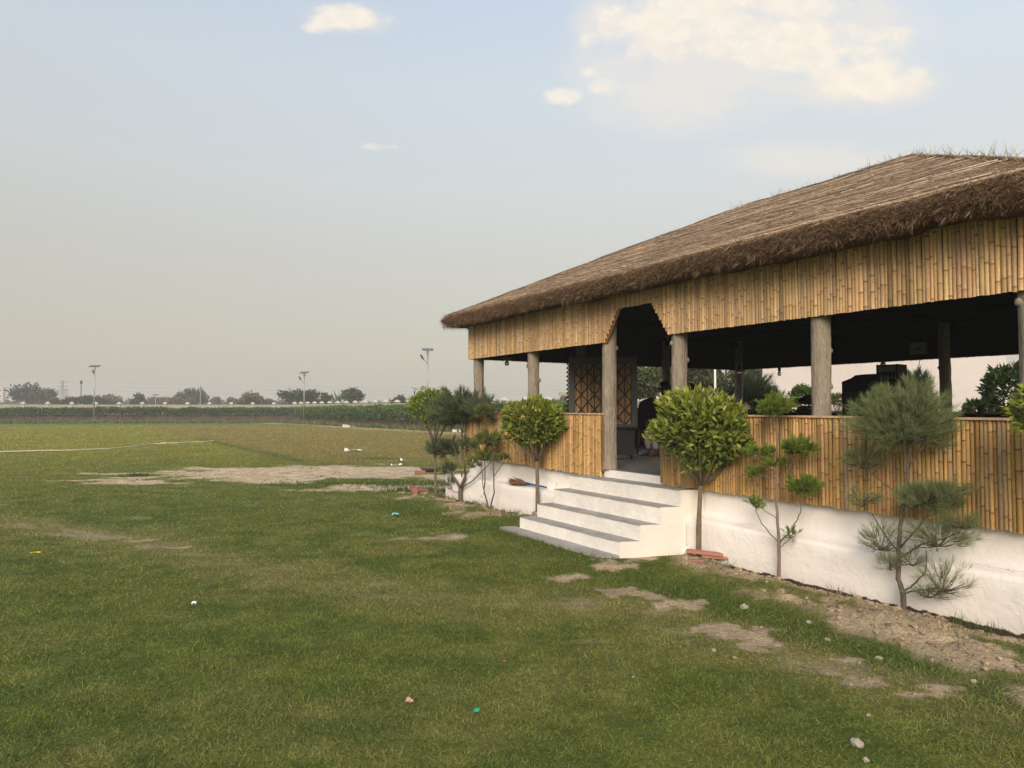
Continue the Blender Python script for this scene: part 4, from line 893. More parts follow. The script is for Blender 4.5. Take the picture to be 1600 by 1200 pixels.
# B: dark casuarina
casuarina(719, 785, 13.75, [([(719, 785), (720, 762)], .05, .045), ([(720, 762), (727, 745), (722, 700), (722, 655)], .036, .014), ([(720, 762), (706, 742), (693, 708), (688, 690)], .03, .012), ([(720, 764), (740, 750), (757, 732), (768, 722)], .014, .006), ([(722, 745), (712, 705), (705, 690)], .014, .006), ([(720, 770), (708, 768), (700, 752)], .008, .004)],
          [(722, 634, 46, 24, 170, 80), (750, 634, 22, 22, 60, 70), (708, 655, 34, 13, 60, 60), (697, 699, 29, 14, 90, 70), (727, 695, 14, 9, 24, 60), (700, 733, 14, 7, 30, 60), (703, 757, 14, 10, 16, 30), (742, 722, 10, 8, 16, 30), (765, 640, 26, 18, 30, 50)],
          'dark needle leaved sapling with forked trunk at the left corner of the plinth', group=G1, lim=-.2, col=((.055, .078, .042), (.16, .19, .10)), w=.0055, L=.13)
# C
casuarina(765, 800, 12.5, [([(765, 800), (757, 770), (758, 735), (757, 720)], .016, .008), ([(765, 800), (772, 770), (771, 735), (772, 690)], .016, .006), ([(765, 798), (755, 760), (752, 725), (752, 700)], .010, .005), ([(771, 745), (787, 722), (790, 714)], .008, .004), ([(772, 720), (764, 680), (756, 645)], .008, .004)],
          [(763, 686, 26, 12, 110, 70), (757, 711, 17, 10, 60, 60), (788, 715, 9, 4, 20, 50), (755, 640, 16, 9, 34, 50), (738, 722, 10, 8, 14, 30)],
          'thin many stemmed shrub with olive green flat pads, left of the stairs', name='cloud_pruned_shrub', group=G1, lim=-.2, col=((.09, .125, .03), (.26, .29, .08)), w=.005, L=.08)
# D
ficus(840, 822, 11.32, (835, 660, 47, 35), 'ball shaped ficus topiary with dark glossy crown standing left beside the stairs', G1, (LG * 1.2, DG * 1.4), 4600, .10, lean=.02, trunk_r=.038)
# E
ficus(1092, 882, 8.44, (1102, 672, 73, 58), 'largest round ficus topiary on a bare curved trunk, right beside the stairs', G1, (np.array([.30, .34, .05]), DG * 1.3), 6000, .098, lean=-.03, trunk_r=.036)
# F
casuarina(1217, 918, 7.45, [([(1217, 918), (1218, 860), (1215, 800), (1213, 740), (1215, 690), (1215, 640)], .020, .006), ([(1218, 850), (1190, 818), (1180, 795)], .008, .004), ([(1218, 848), (1240, 825), (1250, 800), (1255, 770)], .009, .004), ([(1217, 855), (1232, 845), (1238, 832)], .005, .003), ([(1214, 760), (1232, 735), (1245, 705)], .007, .003), ([(1214, 750), (1198, 730), (1183, 712)], .006, .003), ([(1213, 810), (1195, 798), (1183, 790)], .005, .003), ([(1215, 770), (1200, 745), (1178, 742)], .005, .003)],
          [(1212, 632, 27, 15, 110, 70), (1247, 697, 25, 12, 100, 70), (1253, 757, 24, 12, 100, 70), (1184, 704, 25, 7, 60, 60), (1210, 723, 17, 6, 36, 50), (1177, 738, 14, 8, 34, 50), (1180, 785, 13, 10, 30, 40), (1236, 832, 12, 10, 22, 24)],
          'slender shrub with small bright green pads, between round ficus and feathery sapling', name='cloud_pruned_shrub', group=G1, lim=-.2, col=((.08, .13, .02), (.25, .33, .055)), w=.004, L=.055, bark=(.22, .16, .13))
# G
casuarina(1410, 972, 6.3, [([(1410, 972), (1412, 930), (1404, 905), (1405, 850), (1410, 800), (1418, 740), (1422, 700)], .026, .012), ([(1410, 928), (1425, 915), (1447, 893), (1447, 860)], .009, .005), ([(1410, 928), (1440, 922), (1475, 920)], .008, .004), ([(1405, 862), (1385, 840), (1362, 802)], .008, .005), ([(1407, 855), (1435, 825), (1445, 808), (1470, 800)], .010, .004), ([(1405, 872), (1440, 850), (1475, 842), (1500, 832)], .009, .004), ([(1405, 860), (1385, 860), (1370, 850)], .006, .003), ([(1412, 780), (1375, 750), (1345, 728)], .008, .004), ([(1418, 735), (1440, 700), (1455, 680)], .008, .004)],
          [(1414, 656, 84, 42, 240, 64), (1432, 626, 42, 36, 70, 60), (1376, 618, 12, 18, 20, 60), (1380, 640, 44, 30, 80, 70), (1350, 716, 36, 20, 70, 26), (1450, 775, 50, 20, 110, 50), (1475, 765, 34, 12, 50, 36), (1350, 775, 30, 18, 40, 22), (1465, 836, 54, 20, 74, 26), (1375, 840, 32, 24, 50, 22), (1472, 900, 42, 28, 52, 18), (1500, 812, 34, 14, 50, 22), (1390, 880, 16, 12, 20, 20), (1450, 925, 30, 10, 30, 18), (1425, 870, 24, 16, 26, 20)],
          'tall feathery grey green sapling in front of the rail at the right', group=G1, lim=-.2, col=((.085, .12, .05), (.27, .31, .13)), w=.0020, L=.075, dens=1.5)
# H: mostly outside the frame on the right
ficus(1668, 1090, 5.0, (1672, 650, 66, 62), 'green leafy ficus at the right edge of the picture, only its leaf tips showing', G1, (LG * 1.2, DG * 1.4), 2600, .075)

# beyond the pavilion
G2 = 'shrubs growing beyond the back rail'
def behind(px, py, Y): return at(px, py, Y)
ficus(1258, 690, 21.5, (1256, 623, 20, 18), 'dark round topiary beyond the back rail, just left of the fifth pillar', G2, (DG * 1.4, DG * .8), 1800, .12, trunk_r=.04)
ficus(1311, 690, 24.0, (1310, 625, 16, 8), 'small flat topped shrub beyond the back rail, between fifth pillar and black cabinet', G2, (LG * .6, DG), 1100, .11, trunk_r=.03)
ficus(1572, 706, 17.0, (1580, 611, 36, 38), 'dense very dark leafy shrub beyond the back rail at the right edge', G2, (DG * .9, DG * .5), 2600, .15, trunk_r=.05)
ficus(1512, 706, 17.2, (1532, 640, 22, 13), 'low dark leafy bush under the bare reddish shrub', G2, (DG * .9, DG * .5), 900, .13, trunk_r=.03)
casuarina(1172, 690, 21.0, [([(1172, 700), (1172, 660), (1174, 630)], .05, .02), ([(1172, 665), (1190, 640), (1196, 625)], .02, .01)], [(1170, 612, 34, 26, 200, 60), (1192, 618, 20, 18, 50, 50)], 'dark feathery sapling beyond the back rail beside the dark corner pillar', group=G2, col=((.02, .035, .02), (.06, .08, .04)), w=.012, L=.22)
casuarina(1415, 700, 19.0, [([(1415, 706), (1415, 650), (1416, 610)], .05, .015)], [(1416, 612, 34, 26, 150, 60), (1430, 596, 18, 14, 40, 50)], 'dark feathery sapling beyond the back rail, right of the bottle rack', group=G2, col=((.02, .03, .018), (.055, .075, .035)), w=.011, L=.20)
b = at(1530, 706, 17.5); bs = thing('bare_shrub', 'leafless shrub with thin reddish twigs beyond the back rail', 'shrub', (b[0], b[1], 0), 0, G2); mb = MB(); rg = np.random.default_rng(3)
def twig(p, d, L, r, k):
    e = p + d * L; mb.tube([p, (p + e) / 2 + rg.normal(size=3) * L * .06, e], [r, r * .8, r * .6], 4, (.16, .10, .085))
    if k: [twig(e, (lambda v: v / np.linalg.norm(v))(d + rg.normal(size=3) * .42 + np.array([0, 0, .15])), L * .72, r * .62, k - 1) for _ in range(3)]
zz = at(1530, 655, 17.5)[2]
for i in range(7): a = rg.uniform(0, 6.28); twig(np.array([0, 0, .4]), (lambda v: v / np.linalg.norm(v))(np.array([math.cos(a) * .45, math.sin(a) * .45, 1])), .55, .016, 3)
mb.tube([(0, 0, -.05), (0, 0, .42)], [.05, .04], 8, (.16, .10, .085)); mb.build('branches', M['bark'], bs)

def tree(name, label, px, Y, top, w_px, zc_px, rz_px, group, blobs=9, leafn=2600, leaf=.5, lc=((.035, .055, .022), (.12, .15, .06)), seed=0, bare=0.0, trunk=.25, base_z=0.0, gap=.5, cat='tree'):
    """crown centre zc_px, half height rz_px, half width w_px; stands at depth Y"""
    b = at(px, zc_px, Y); k = Y / F_PX; rx, rz = w_px * k, rz_px * k; zc = b[2]; rg = np.random.default_rng(seed + int(px) * 3)
    t = thing(name, label, cat, (b[0], b[1], base_z), 0, group); mb = MB(); lb = MB()
    tr = max(.06, trunk); h = zc - rz * .55 - base_z
    mb.tube([(0, 0, -.2), (rg.uniform(-.1, .1), 0, max(h * .5, .2)), (rg.uniform(-.2, .2), 0, max(h, .5))], [tr, tr * .8, tr * .65], 7, BARK, jit=.15)
    for i in range(blobs):
        a = rg.uniform(0, 6.28); q = rg.random() ** .5 * .72; c = np.array([math.cos(a) * q * rx, math.sin(a) * q * rx * .8, zc + rg.uniform(-.5, .62) * rz * (1 - .4 * q) - base_z]); r = np.array([rx, rx * .9, rz]) * rg.uniform(.30, .48)
        mb.tube([(0, 0, max(h * .8, .3)), c * np.array([.5, .5, 1]) - np.array([0, 0, rz * .2]), c], [tr * .45, tr * .28, tr * .08], 5, BARK)
        n = leafn // blobs; d = rg.normal(size=(n, 3)); d /= np.linalg.norm(d, axis=1)[:, None]; rad = .45 + .65 * rg.random(n)
        rad *= .75 + .5 * fbm(d[:, 0] * 2.5 + i, d[:, 1] * 2.5 + seed, d[:, 2] * 2.5, 2)
        P = c + d * rad[:, None] * r; keep = fbm(P[:, 0] / rx * 3.5 + i, P[:, 1] / rx * 3, P[:, 2] / rz * 2.5 + seed, 3) > .3 * gap * 1.35
        P, d_ = P[keep], d[keep]; n = len(P); tone = rg.uniform(.75, 1.2)
        cl = np.array(lc[0]) + (np.array(lc[1]) - np.array(lc[0])) * (rg.random((n, 1)) * .6 + .4 * np.clip(d_[:, 2:3] * .5 + .5, 0, 1)) * tone
        lb.blades(P, rg.normal(size=(n, 3)) + d_ * .5, leaf * (.5 + rg.random(n)), leaf * .6, cl)
    mb.build('trunk', M['bark'], t); lb.build('crown', M['farleaf'], t); return t
G3 = 'trees beyond the far boundary wall'
grey = ((.05, .055, .040), (.12, .13, .085)); olive = ((.07, .075, .04), (.18, .175, .09)); dgr = ((.03, .045, .022), (.09, .11, .05))
far = [  # px, Y, half width, centre y, half height, colours, leaf, label
    (48, 170, 33, 614, 20, grey, .75, 'largest broad dark tree with sky gaps, far left beyond the hedge'),
    (88, 150, 10, 629, 8, olive, .5, 'low tree immediately right of the largest far left tree'),
    (108, 140, 11, 628, 8, dgr, .5, 'small dark round tree beneath the left pylon'),
    (143, 150, 18, 627, 9, dgr, .55, 'dark tree just behind the leftmost solar lamp'),
    (170, 175, 20, 626, 9, olive, .6, 'wide brownish green tree right of the leftmost solar lamp'),
    (216, 165, 12, 624, 9, dgr, .55, 'dark square topped tree between leftmost lamp and the reddish brown trees'),
    (256, 190, 20, 627, 7, ((.10, .075, .05), (.20, .16, .10)), .6, 'low reddish brown tree near the left pair of poles'),
    (282, 180, 16, 622, 10, olive, .6, 'pale olive tree left of the domed dark tree'),
    (307, 190, 20, 619, 13, grey, .7, 'domed dark tree right by the thin utility pole'),
    (336, 230, 9, 625, 7, grey, .6, 'small grey tree right of the thin utility pole'),
    (362, 230, 9, 627, 6, grey, .6, 'small faint grey tree left of the spreading olive tree'),
    (391, 150, 22, 622, 10, olive, .55, 'spreading olive tree standing alone midway along the back wall'),
    (421, 180, 9, 628, 5, ((.09, .07, .05), (.17, .14, .10)), .5, 'small brown bush right of the spreading olive tree'),
    (468, 130, 30, 619, 12, dgr, .5, 'wide green tree right behind the middle solar lamp'),
    (508, 125, 12, 622, 9, dgr, .45, 'green tree between the middle solar lamp and the banana plant'),
    (551, 122, 17, 618, 15, dgr, .4, 'upright spiky topped tree right of the banana plant'),
    (623, 120, 9, 624, 8, dgr, .4, 'small round tree alone above the pale wall, left of the right hand solar lamp'),
]
for i, (px, Y, w, zc, rz, lc, lf, lab) in enumerate(far): tree('distant_tree', lab, px, Y, 0, w * 1.1, (zc - rz + 636) / 2 + 1, (638 - zc + rz) / 2, G3, 12, 2400 if w > 15 else 1300, lf, lc, i, trunk=.3, gap=.95 if i == 0 else .55)
# the blurred belt of scrub and tree tops far behind
q = 30000; x = -330 + 420 * RNG.random(q); y = 250 + 60 * RNG.random(q); top = 1.0 + 5.4 * fbm(x * .045, x * 0 + 2, o=5) ; z = -.2 + top * RNG.random(q) ** .7
mb = MB(); mb.blades(np.stack([x, y, z], 1), RNG.normal(size=(q, 3)), 1.2 * (.5 + RNG.random(q)), .9, np.array([.07, .08, .05]) * (.6 + .9 * RNG.random((q, 1)))); tag(mb.build('scrub_belt', M['farleaf']), 'hazy belt of scrub and tree tops along the horizon', 'scrub', kind='stuff')
# banana plant
b = at(528, 636, 118); bn = thing('banana_plant', 'banana plant with torn upright leaves beyond the wall', 'plant', (b[0], b[1], 0)); mb = MB(); mb.tube([(0, 0, 0), (0, 0, 2.6)], [.18, .12], 8, (.12, .14, .05)); mb.build('stem', M['bark'], bn); mb = MB()
for a, e, l in [(.3, 1.2, 2.4), (1.5, .9, 2.2), (2.6, 1.3, 2.6), (3.6, .9, 2.3), (4.6, 1.1, 2.2), (5.5, .7, 2.0), (2.1, 1.45, 2.4)]:
    mb.blades(np.array([[0, 0, 2.4]]), np.array([[math.cos(a) * math.cos(e), math.sin(a) * math.cos(e), math.sin(e)]]), l, .6, (.14, .17, .06), bend=.15)
mb.build('leaves', M['farleaf'], bn)
G4 = 'big trees behind the pavilion'
for i, (px, Y, w, zc, rz, lf, lc, lab) in enumerate([
    (1022, 36, 42, 598, 34, .20, ((.045, .06, .025), (.14, .17, .07)), 'leafy green tree behind the pavilion, seen between lattice stall and fourth pillar'),
    (1095, 34, 52, 590, 46, .20, ((.04, .05, .028), (.12, .135, .065)), 'big brownish green tree behind the pavilion, right of the fourth pillar'),
    (1175, 38, 34, 588, 40, .22, ((.06, .065, .03), (.17, .18, .085)), 'loose pale green tree behind the pavilion, left of the pale backdrop'),
    (855, 60, 70, 636, 9, .22, ((.04, .06, .025), (.11, .15, .055)), 'low green bush line tree seen through the left opening of the pavilion')]):
    tree('backyard_tree', lab, px, Y, 0, w, zc, rz, G4, 12, 6500, lf, lc, 40 + i, trunk=.16, gap=.6)

# ---------------------------------------------------------------- far boundary walls, hedges
def wall_run(p0, p1, n, label, h=2.3):
    p0, p1 = np.array(p0, float), np.array(p1, float); Lr = np.linalg.norm(p1 - p0); a = math.atan2(p1[1] - p0[1], p1[0] - p0[0]); t = thing('boundary_wall', label, 'wall', (p0[0], p0[1], 0), a)
    mb = MB(); mb.box(0, Lr, -.08, .08, -.2, h - .25, (.36, .32, .255)); mb.box(0, Lr, -.11, .11, h - .25, h - .12, (.42, .38, .31)); mb.build('panel', M['farcol'], t)
    src = None
    for i in range(n + 1):
        x = Lr * i / n
        if src is None:
            mb = MB(); mb.box(-.17, .17, -.17, .17, -.2, h, (.42, .38, .31)); mb.add([(-.27, -.27, h), (.27, -.27, h), (.27, .27, h), (-.27, .27, h), (-.27, -.27, h + .10), (.27, -.27, h + .10), (.27, .27, h + .10), (-.27, .27, h + .10), (0, 0, h + .30)], [(3, 2, 1, 0), (0, 1, 5, 4), (1, 2, 6, 5), (2, 3, 7, 6), (3, 0, 4, 7), (4, 5, 8), (5, 6, 8), (6, 7, 8), (7, 4, 8)], (.60, .56, .48)); src = mb.build('post', M['farcol'], t); o = src
        else: o = src.copy(); COL.objects.link(o)
        o.location = (x, 0, 0)
    return t
wall_run((-96, 88.1), (-32.8, 105), 22, 'long pale boundary wall with capped posts across the back of the field', 2.38)
wall_run((-32.8, 105), (9.5, 44), 25, 'pale boundary wall with capped posts running from the far corner towards the pavilion', 2.45)
wall_run((9.5, 44), (40, 26), 12, 'pale capped boundary wall behind the pavilion', 2.45)
def hedge(p0, p1, h0, h1, label, n, split=.42, green=((.035, .06, .018), (.12, .165, .045))):
    p0, p1 = np.array(p0, float), np.array(p1, float); Lr = np.linalg.norm(p1 - p0); a = math.atan2(p1[1] - p0[1], p1[0] - p0[0]); t = thing('hedge', label, 'hedge', (p0[0], p0[1], 0), a)
    x = RNG.random(n) * Lr; hh = h0 + (h1 - h0) * x / Lr; top = hh * (1 + .26 * (fbm(x * .45, x * 0 + h0, o=4) - .5)); bot = hh * (split + .16 * (fbm(x * .9, x * 0 + 3, o=3) - .5)); tt = RNG.random(n) ** .8; z = bot + (top - bot) * tt; y = RNG.normal(size=n) * .28
    mb = MB(); tc = fbm(x * .7, z * 1.5, o=3)[:, None]; c = np.array(green[0]) + (np.array(green[1]) - np.array(green[0])) * (.5 * RNG.random((n, 1)) + .8 * tc * tt[:, None])
    mb.blades(np.stack([x, y, z], 1), RNG.normal(size=(n, 3)) + np.array([0, 0, .4]), .22 + .2 * RNG.random(n), .13, c); mb.build('foliage', M['farleaf'], t)
    k = int(Lr / .16); x = RNG.random(k) * Lr; z1 = (h0 + (h1 - h0) * x / Lr) * (split + .12); b = np.stack([x, RNG.normal(size=k) * .2, np.full(k, -.05)], 1); d = np.stack([RNG.normal(size=k) * .1, RNG.normal(size=k) * .1, np.ones(k)], 1)
    mb = MB(); mb.blades(b, d, z1 * 1.05, .06 + .04 * RNG.random(k), np.array([.13, .095, .065]) * (.5 + .8 * RNG.random((k, 1))), side=np.tile(np.array([[0, 1.0, .1]]), (k, 1)), mid=.5)
    k2 = int(Lr / .5)
    for i in range(k2): X = (i + .5) * .5; mb.tube([(X, .05, -.05), (X + .03, .05, 1.0)], .022, 4, (.15, .11, .08))
    mb.box(0, Lr, .29, .32, -.05, h0 * split * 1.05, (.15, .11, .078)); mb.build('stems', M['bark'], t)
hedge((-90, 85.6), (-31.0, 101), 1.72, 1.75, 'long clipped hedge on bare brown stems along the back of the field', 26000, .5)
hedge((-28.2, 92), (4, 43.5), 1.75, 2.15, 'taller green hedge running towards the pavilion on the right of the field', 30000, .40, ((.035, .07, .018), (.13, .20, .045)))

# ---------------------------------------------------------------- solar lamps, poles, pylons
G5 = 'solar street lamps round the field'
def lamp(px, Y, top, label, wpx=.6, rz=0.0, base=0.0, arm=-1):
    z = at(px, top, Y)[2]; b = at(px, 636, Y); t = thing('solar_street_lamp', label, 'street lamp', (b[0], b[1], 0), rz, G5)
    mb = MB(); mb.tube([(0, 0, -.1), (0, 0, z * .5), (0, 0, z - .15)], [.09, .075, .055], 10); mb.build('pole', M['metal'], t, smooth=True)
    mb = MB(); mb.box(-.10, .10, -.09, .09, 0.0, .3); mb.build('base_plate', M['metal'], t)
    mb = MB(); c, s = math.cos(R(16)), math.sin(R(16)); w, d = wpx, .42; v = [(x, y * c - zz * s, y * s + zz * c + z) for x in (-w, w) for y in (-d, d) for zz in (-.03, .03)]
    mb.add(v, [(0, 1, 3, 2), (4, 6, 7, 5), (0, 4, 5, 1), (2, 3, 7, 6), (0, 2, 6, 4), (1, 5, 7, 3)]); mb.build('solar_panel', M['solar'], t)
    mb = MB(); mb.tube([(0, 0, z - 1.35), (arm * .25, -.05, z - 1.1), (arm * .42, -.08, z - .85)], .03, 6); a = mb.build('lamp_arm', M['metal'], t)
    mb = MB(); mb.tube([(arm * .38, -.08, z - .95), (arm * .55, -.08, z - .72), (arm * .68, -.08, z - .48)], [.06, .11, .06], 6); mb.build('lamp_head', M['greyframe'], a)
    mb = MB(); mb.box(-.14, .14, -.1, .1, z * .58, z * .58 + .35) if False else mb.box(-.11, .11, -.12, .12, z - .5, z - .2); mb.build('battery_box', M['metal'], t)
lamp(147, 90, 572, 'solar lamp on a tall grey pole, leftmost in front of the far hedge', .62, R(10), arm=-.3)
lamp(475, 87, 582, 'solar lamp at the corner where the two hedges meet', .5, R(-10))
lamp(668, 65, 546, 'tallest looking solar lamp, right behind the small yellow green ficus', .52, R(12))
lamp(648, 120, 607, 'far solar lamp peeking out left of the yellow green ficus crown', .6, R(80))
lamp(243, 175, 617, 'small distant solar lamp beyond the wall between the left trees', .7, R(10))
def pole(px, Y, top, label, r=.09, head=False, c=(.22, .21, .19), name='utility_pole', cat='pole'):
    z = at(px, top, Y)[2]; b = at(px, 636, Y); t = thing(name, label, cat, (b[0], b[1], 0)); mb = MB(); mb.tube([(0, 0, -.2), (0, 0, z)], [r * 1.2, r], 8, c); mb.build('shaft', M['col'], t)
    mb = MB()
    if head: mb.lathe([(.1, z - .05), (.28, z + .1), (.28, z + .7), (.12, z + .9)], 10, (.05, .05, .05)); mb.build('lamp_head', M['col'], t, smooth=True)
    else: mb.box(-.5, .5, -.05, .05, z - .5, z - .4, c); mb.build('crossarm', M['col'], t)
pole(126, 175, 600, 'pole with a dark round head left of the leftmost solar lamp', .14, True)
pole(313, 150, 603, 'thin grey pole in front of the domed dark tree', .13)
pole(188.5, 210, 620, 'short thin far pole right of the leftmost solar lamp', .12)
z0 = at(1117, 560, 30)
t = thing('white_pole', 'plain white upright pole behind the pavilion in front of the big trees', 'pole', (z0[0], z0[1], 0)); mb = MB(); mb.tube([(0, 0, -.1), (0, 0, 1.0), (0, 0, 5.2)], .045, 10, (.72, .70, .66)); mb.build('shaft', M['col'], t, smooth=True); mb = MB(); mb.lathe([(.12, 0), (.12, .06), (.06, .1)], 12, (.5, .48, .45)); mb.build('foot', M['col'], t)
def pylon(px, Y, top, label):
    b = at(px, 636, Y); z = at(px, top, Y)[2]; t = thing('pylon', label, 'pylon', (b[0], b[1], 0), R(12)); mb = MB(); c = (.20, .20, .20); w = z * .10; r = z * .0045
    wd = lambda q: w * (1 - q) ** 1.2 * .95 + z * .012
    for sx in (-1, 1):
        for sy in (-1, 1): mb.tube([(sx * wd(q), sy * wd(q), z * q) for q in np.linspace(0, 1, 7)], r * 1.4, 4, c)
    lv = np.linspace(0, 1, 12)
    for a, e in zip(lv[:-1], lv[1:]):
        for s in (-1, 1): mb.tube([(-wd(a), s * wd(a), z * a), (wd(e), s * wd(e), z * e)], r, 4, c); mb.tube([(wd(a), s * wd(a), z * a), (-wd(e), s * wd(e), z * e)], r, 4, c)
    mb.build('lattice_tower', M['farcol'], t)
    for q, l in ((.66, .2), (.79, .17), (.92, .13)):
        mb = MB(); mb.tube([(-z * l, 0, z * q), (0, 0, z * (q + .02)), (z * l, 0, z * q)], r * 1.6, 4, c); mb.tube([(-z * l, 0, z * q), (0, 0, z * (q - .03)), (z * l, 0, z * q)], r, 4, c); mb.build('crossarm', M['farcol'], t)
pylon(97, 420, 594, 'lattice pylon right of the largest far left tree'); pylon(103.5, 560, 607, 'fainter smaller pylon just beside the bigger left one'); pylon(452, 560, 604, 'faint pylon far behind the wide green tree by the middle lamp')
for i, (za, zb_, lab) in enumerate([(17.5, 16.5, 'highest faint power cable strung across the horizon'), (15.0, 14.2, 'middle faint power cable strung across the horizon'), (12.6, 11.8, 'lowest faint power cable strung across the horizon')]):
    A = np.array([-272, 420, za]); B = np.array([60, 470, zb_]); mb = MB(); mb.tube([A + (B - A) * s + np.array([0, 0, -9 * s * (1 - s)]) for s in np.linspace(0, 1, 30)], .05, 4, (.2, .2, .2))
    o = mb.build('power_cable', M['farcol']); tag(o, lab, 'cable', 'power cables on the horizon')
# buildings far away
def block(px0, px1, top, Y, label, c, name='apartment_block'):
    a, b = at(px0, 636, Y), at(px1, 636, Y); z = at(px0, top, Y)[2]; w = b[0] - a[0]; t = thing(name, label, 'building', (a[0], Y, 0)); mb = MB(); mb.box(0, w, 0, w * .8, -1, z, c); mb.build('walls', M['farcol'], t)
    mb = MB(); mb.box(-.2, w + .2, -.2, w * .8 + .2, z, z + .35, tuple(q * .85 for q in c)); mb.build('roof', M['farcol'], t)
    nr = max(2, int(z / 3)); nc = max(2, int(w / 3))
    for i in range(nr):
        for j in range(nc): mb = MB(); x = (j + .5) * w / nc; zz = (i + .55) * z / nr; mb.box(x - .45, x + .45, -.06, -.003, zz - .55, zz + .55, (.08, .08, .09)); mb.build('window', M['farcol'], t)
block(-12, 4, 606, 430, 'tallest pale flat roofed block at the far left edge', (.55, .52, .48)); block(9, 20, 607, 420, 'pale block squeezed between the left edge block and the largest tree', (.52, .49, .46)); block(192, 208, 623, 400, 'low pale far building between two dark trees', (.50, .48, .45))
block(878, 893, 618, 70, 'small beige flat roofed building seen left of the lattice stall', (.42, .36, .27), 'small_building')
# pale backdrop screen standing beyond the back rail
a, b = at(1192, 636, 26), at(1574, 636, 23); ln = math.hypot(b[0] - a[0], b[1] - a[1]); t = thing('backdrop_wall', 'tall plain pale wall behind the pavilion with a thin dark left edge', 'wall', (a[0], a[1], 0), math.atan2(b[1] - a[1], b[0] - a[0]))
mb = MB(); mb.box(0, ln, 0, .18, -.1, 4.3, (.60, .545, .53)); mb.build('panel', mat('pale_render', attr=True, rough=.85, noise=[(.5, .05, I3), (6, .03, I3)], bump=(8, .2, .02, I3)), t)
mb = MB(); mb.box(-.06, -.003, -.03, .2, -.1, 4.32, (.06, .05, .045)); mb.build('edge_post', M['farcol'], t); mb = MB(); mb.box(0, ln, -.03, .21, 4.303, 4.36, (.5, .46, .44)); mb.build('coping', M['farcol'], t)

# ---------------------------------------------------------------- small things
def rock(loc, s, label, m='stone', name='stone', cat='stone', sq=(1, .8, .6), group=None, rz=0.0):
    mb = MB(); U, V_ = np.meshgrid(np.linspace(0, 2 * np.pi, 14, endpoint=False), np.linspace(.12, np.pi - .12, 8), indexing='ij'); P = np.stack([np.cos(U) * np.sin(V_), np.sin(U) * np.sin(V_), np.cos(V_)], -1)
    k = loc[0] * 13 + loc[1] * 7; P = P * (.45 + 1.1 * fbm(P[..., 0] * 1.8 + k, P[..., 1] * 1.8 + 4, P[..., 2] * 1.8, 3))[..., None]; P = P.reshape(-1, 3) * np.array(sq) * s
    f = [(i * 8 + j, i * 8 + j + 1, ((i + 1) % 14) * 8 + j + 1, ((i + 1) % 14) * 8 + j) for i in range(14) for j in range(7)] + [tuple(i * 8 for i in range(14)), tuple(i * 8 + 7 for i in range(13, -1, -1))]
    z = float(height(np.array([loc[0]]), np.array([loc[1]]))[0]); mb.add(P, f); o = mb.build(name, M[m]); o.scale = (.8, .8, .8); o.location = (loc[0], loc[1], z + s * sq[2] * .3); o.rotation_euler = (0, 0, rz); return tag(o, label, cat, group)
GS = 'pale stones lying on the lawn'
for x, y, s, lab in [(2.193, 6.634, .06, 'flat pale stone on dark grass above the oval bare patch'), (2.556, 5.702, .035, 'whitish stone at the foot of the soil bank, left of the tall feathery sapling'), (2.767, 5.316, .035, 'round pale stone in the grass below the tall feathery sapling'),
                     (3.209, 4.898, .035, 'pale stone in the grass closest to the right edge'), (1.574, 5.481, .028, 'small pale stone just below the oval bare patch'), (1.681, 5.316, .022, 'tiny white stone below the oval bare patch'),
                     (1.93, 3.96, .05, 'largest pale lump near the bottom right corner of the lawn'), (1.89, 3.78, .028, 'small pale pebble at the very bottom right of the lawn'), (2.18, 4.32, .018, 'tiny pebble in the lawn at lower right'), (2.6, 6.15, .04, 'grey stone on the bare soil left of the tall feathery sapling'), (.85, 4.95, .016, 'tiny white pebble in the middle of the lower lawn')]:
    rock((x, y), s, lab, group=GS, rz=x * 9)
def scrap(loc, s, c, label, name='litter_scrap', cat='litter', hgt=.35, asp=1.0, rz=0.3, n=7):
    mb = MB(); g = np.linspace(-1, 1, n); X, Y = np.meshgrid(g, g, indexing='ij'); k = loc[0] * 5; Z = hgt * np.abs(fbm(X * 1.3 + k, Y * 1.3, o=3) - .35) * 1.6
    ed = 1 - .3 * fbm(X * 2 + k, Y * 2 + 3, o=2); v = np.stack([X * ed * s, Y * ed * s * asp, Z * s + .003], -1).reshape(-1, 3); v2 = v.copy(); v2[:, 2] -= .0025; m = n * n
    f = [(i * n + j, (i + 1) * n + j, (i + 1) * n + j + 1, i * n + j + 1) for i in range(n - 1) for j in range(n - 1)]; mb.add(np.concatenate([v, v2]), f + [tuple(q + m for q in w[::-1]) for w in f], c)
    z = float(height(np.array([loc[0]]), np.array([loc[1]]))[0]); o = mb.build(name, M['col']); o.location = (loc[0], loc[1], z + .018); o.rotation_euler = (0, 0, rz); return tag(o, label, cat)
scrap((-6.194, 9.106), .075, (.75, .66, .03), 'bright yellow strip lying on the lawn at the far left', 'plastic_strip', asp=.18, rz=.15, hgt=.2)
scrap((-3.032, 6.698), .024, (.75, .75, .78), 'small white crumpled scrap on the lawn at centre left', hgt=1.6)
scrap((-2.051, 12.322), .07, (.20, .50, .50), 'crumpled turquoise wrapper on dark grass near the left soil bank', 'plastic_wrapper', hgt=1.3)
scrap((-0.656, 4.523), .026, (.50, .30, .22), 'pinkish crumpled leaf on the near lawn', 'dry_leaf', hgt=1.2)
scrap((-0.218, 4.374), .022, (.02, .38, .22), 'round green plastic scrap on the near lawn', 'plastic_scrap', hgt=.8)
scrap((-2.62, 9.0), .02, (.03, .35, .12), 'tiny green scrap in the middle of the lawn', 'plastic_scrap', hgt=.8)
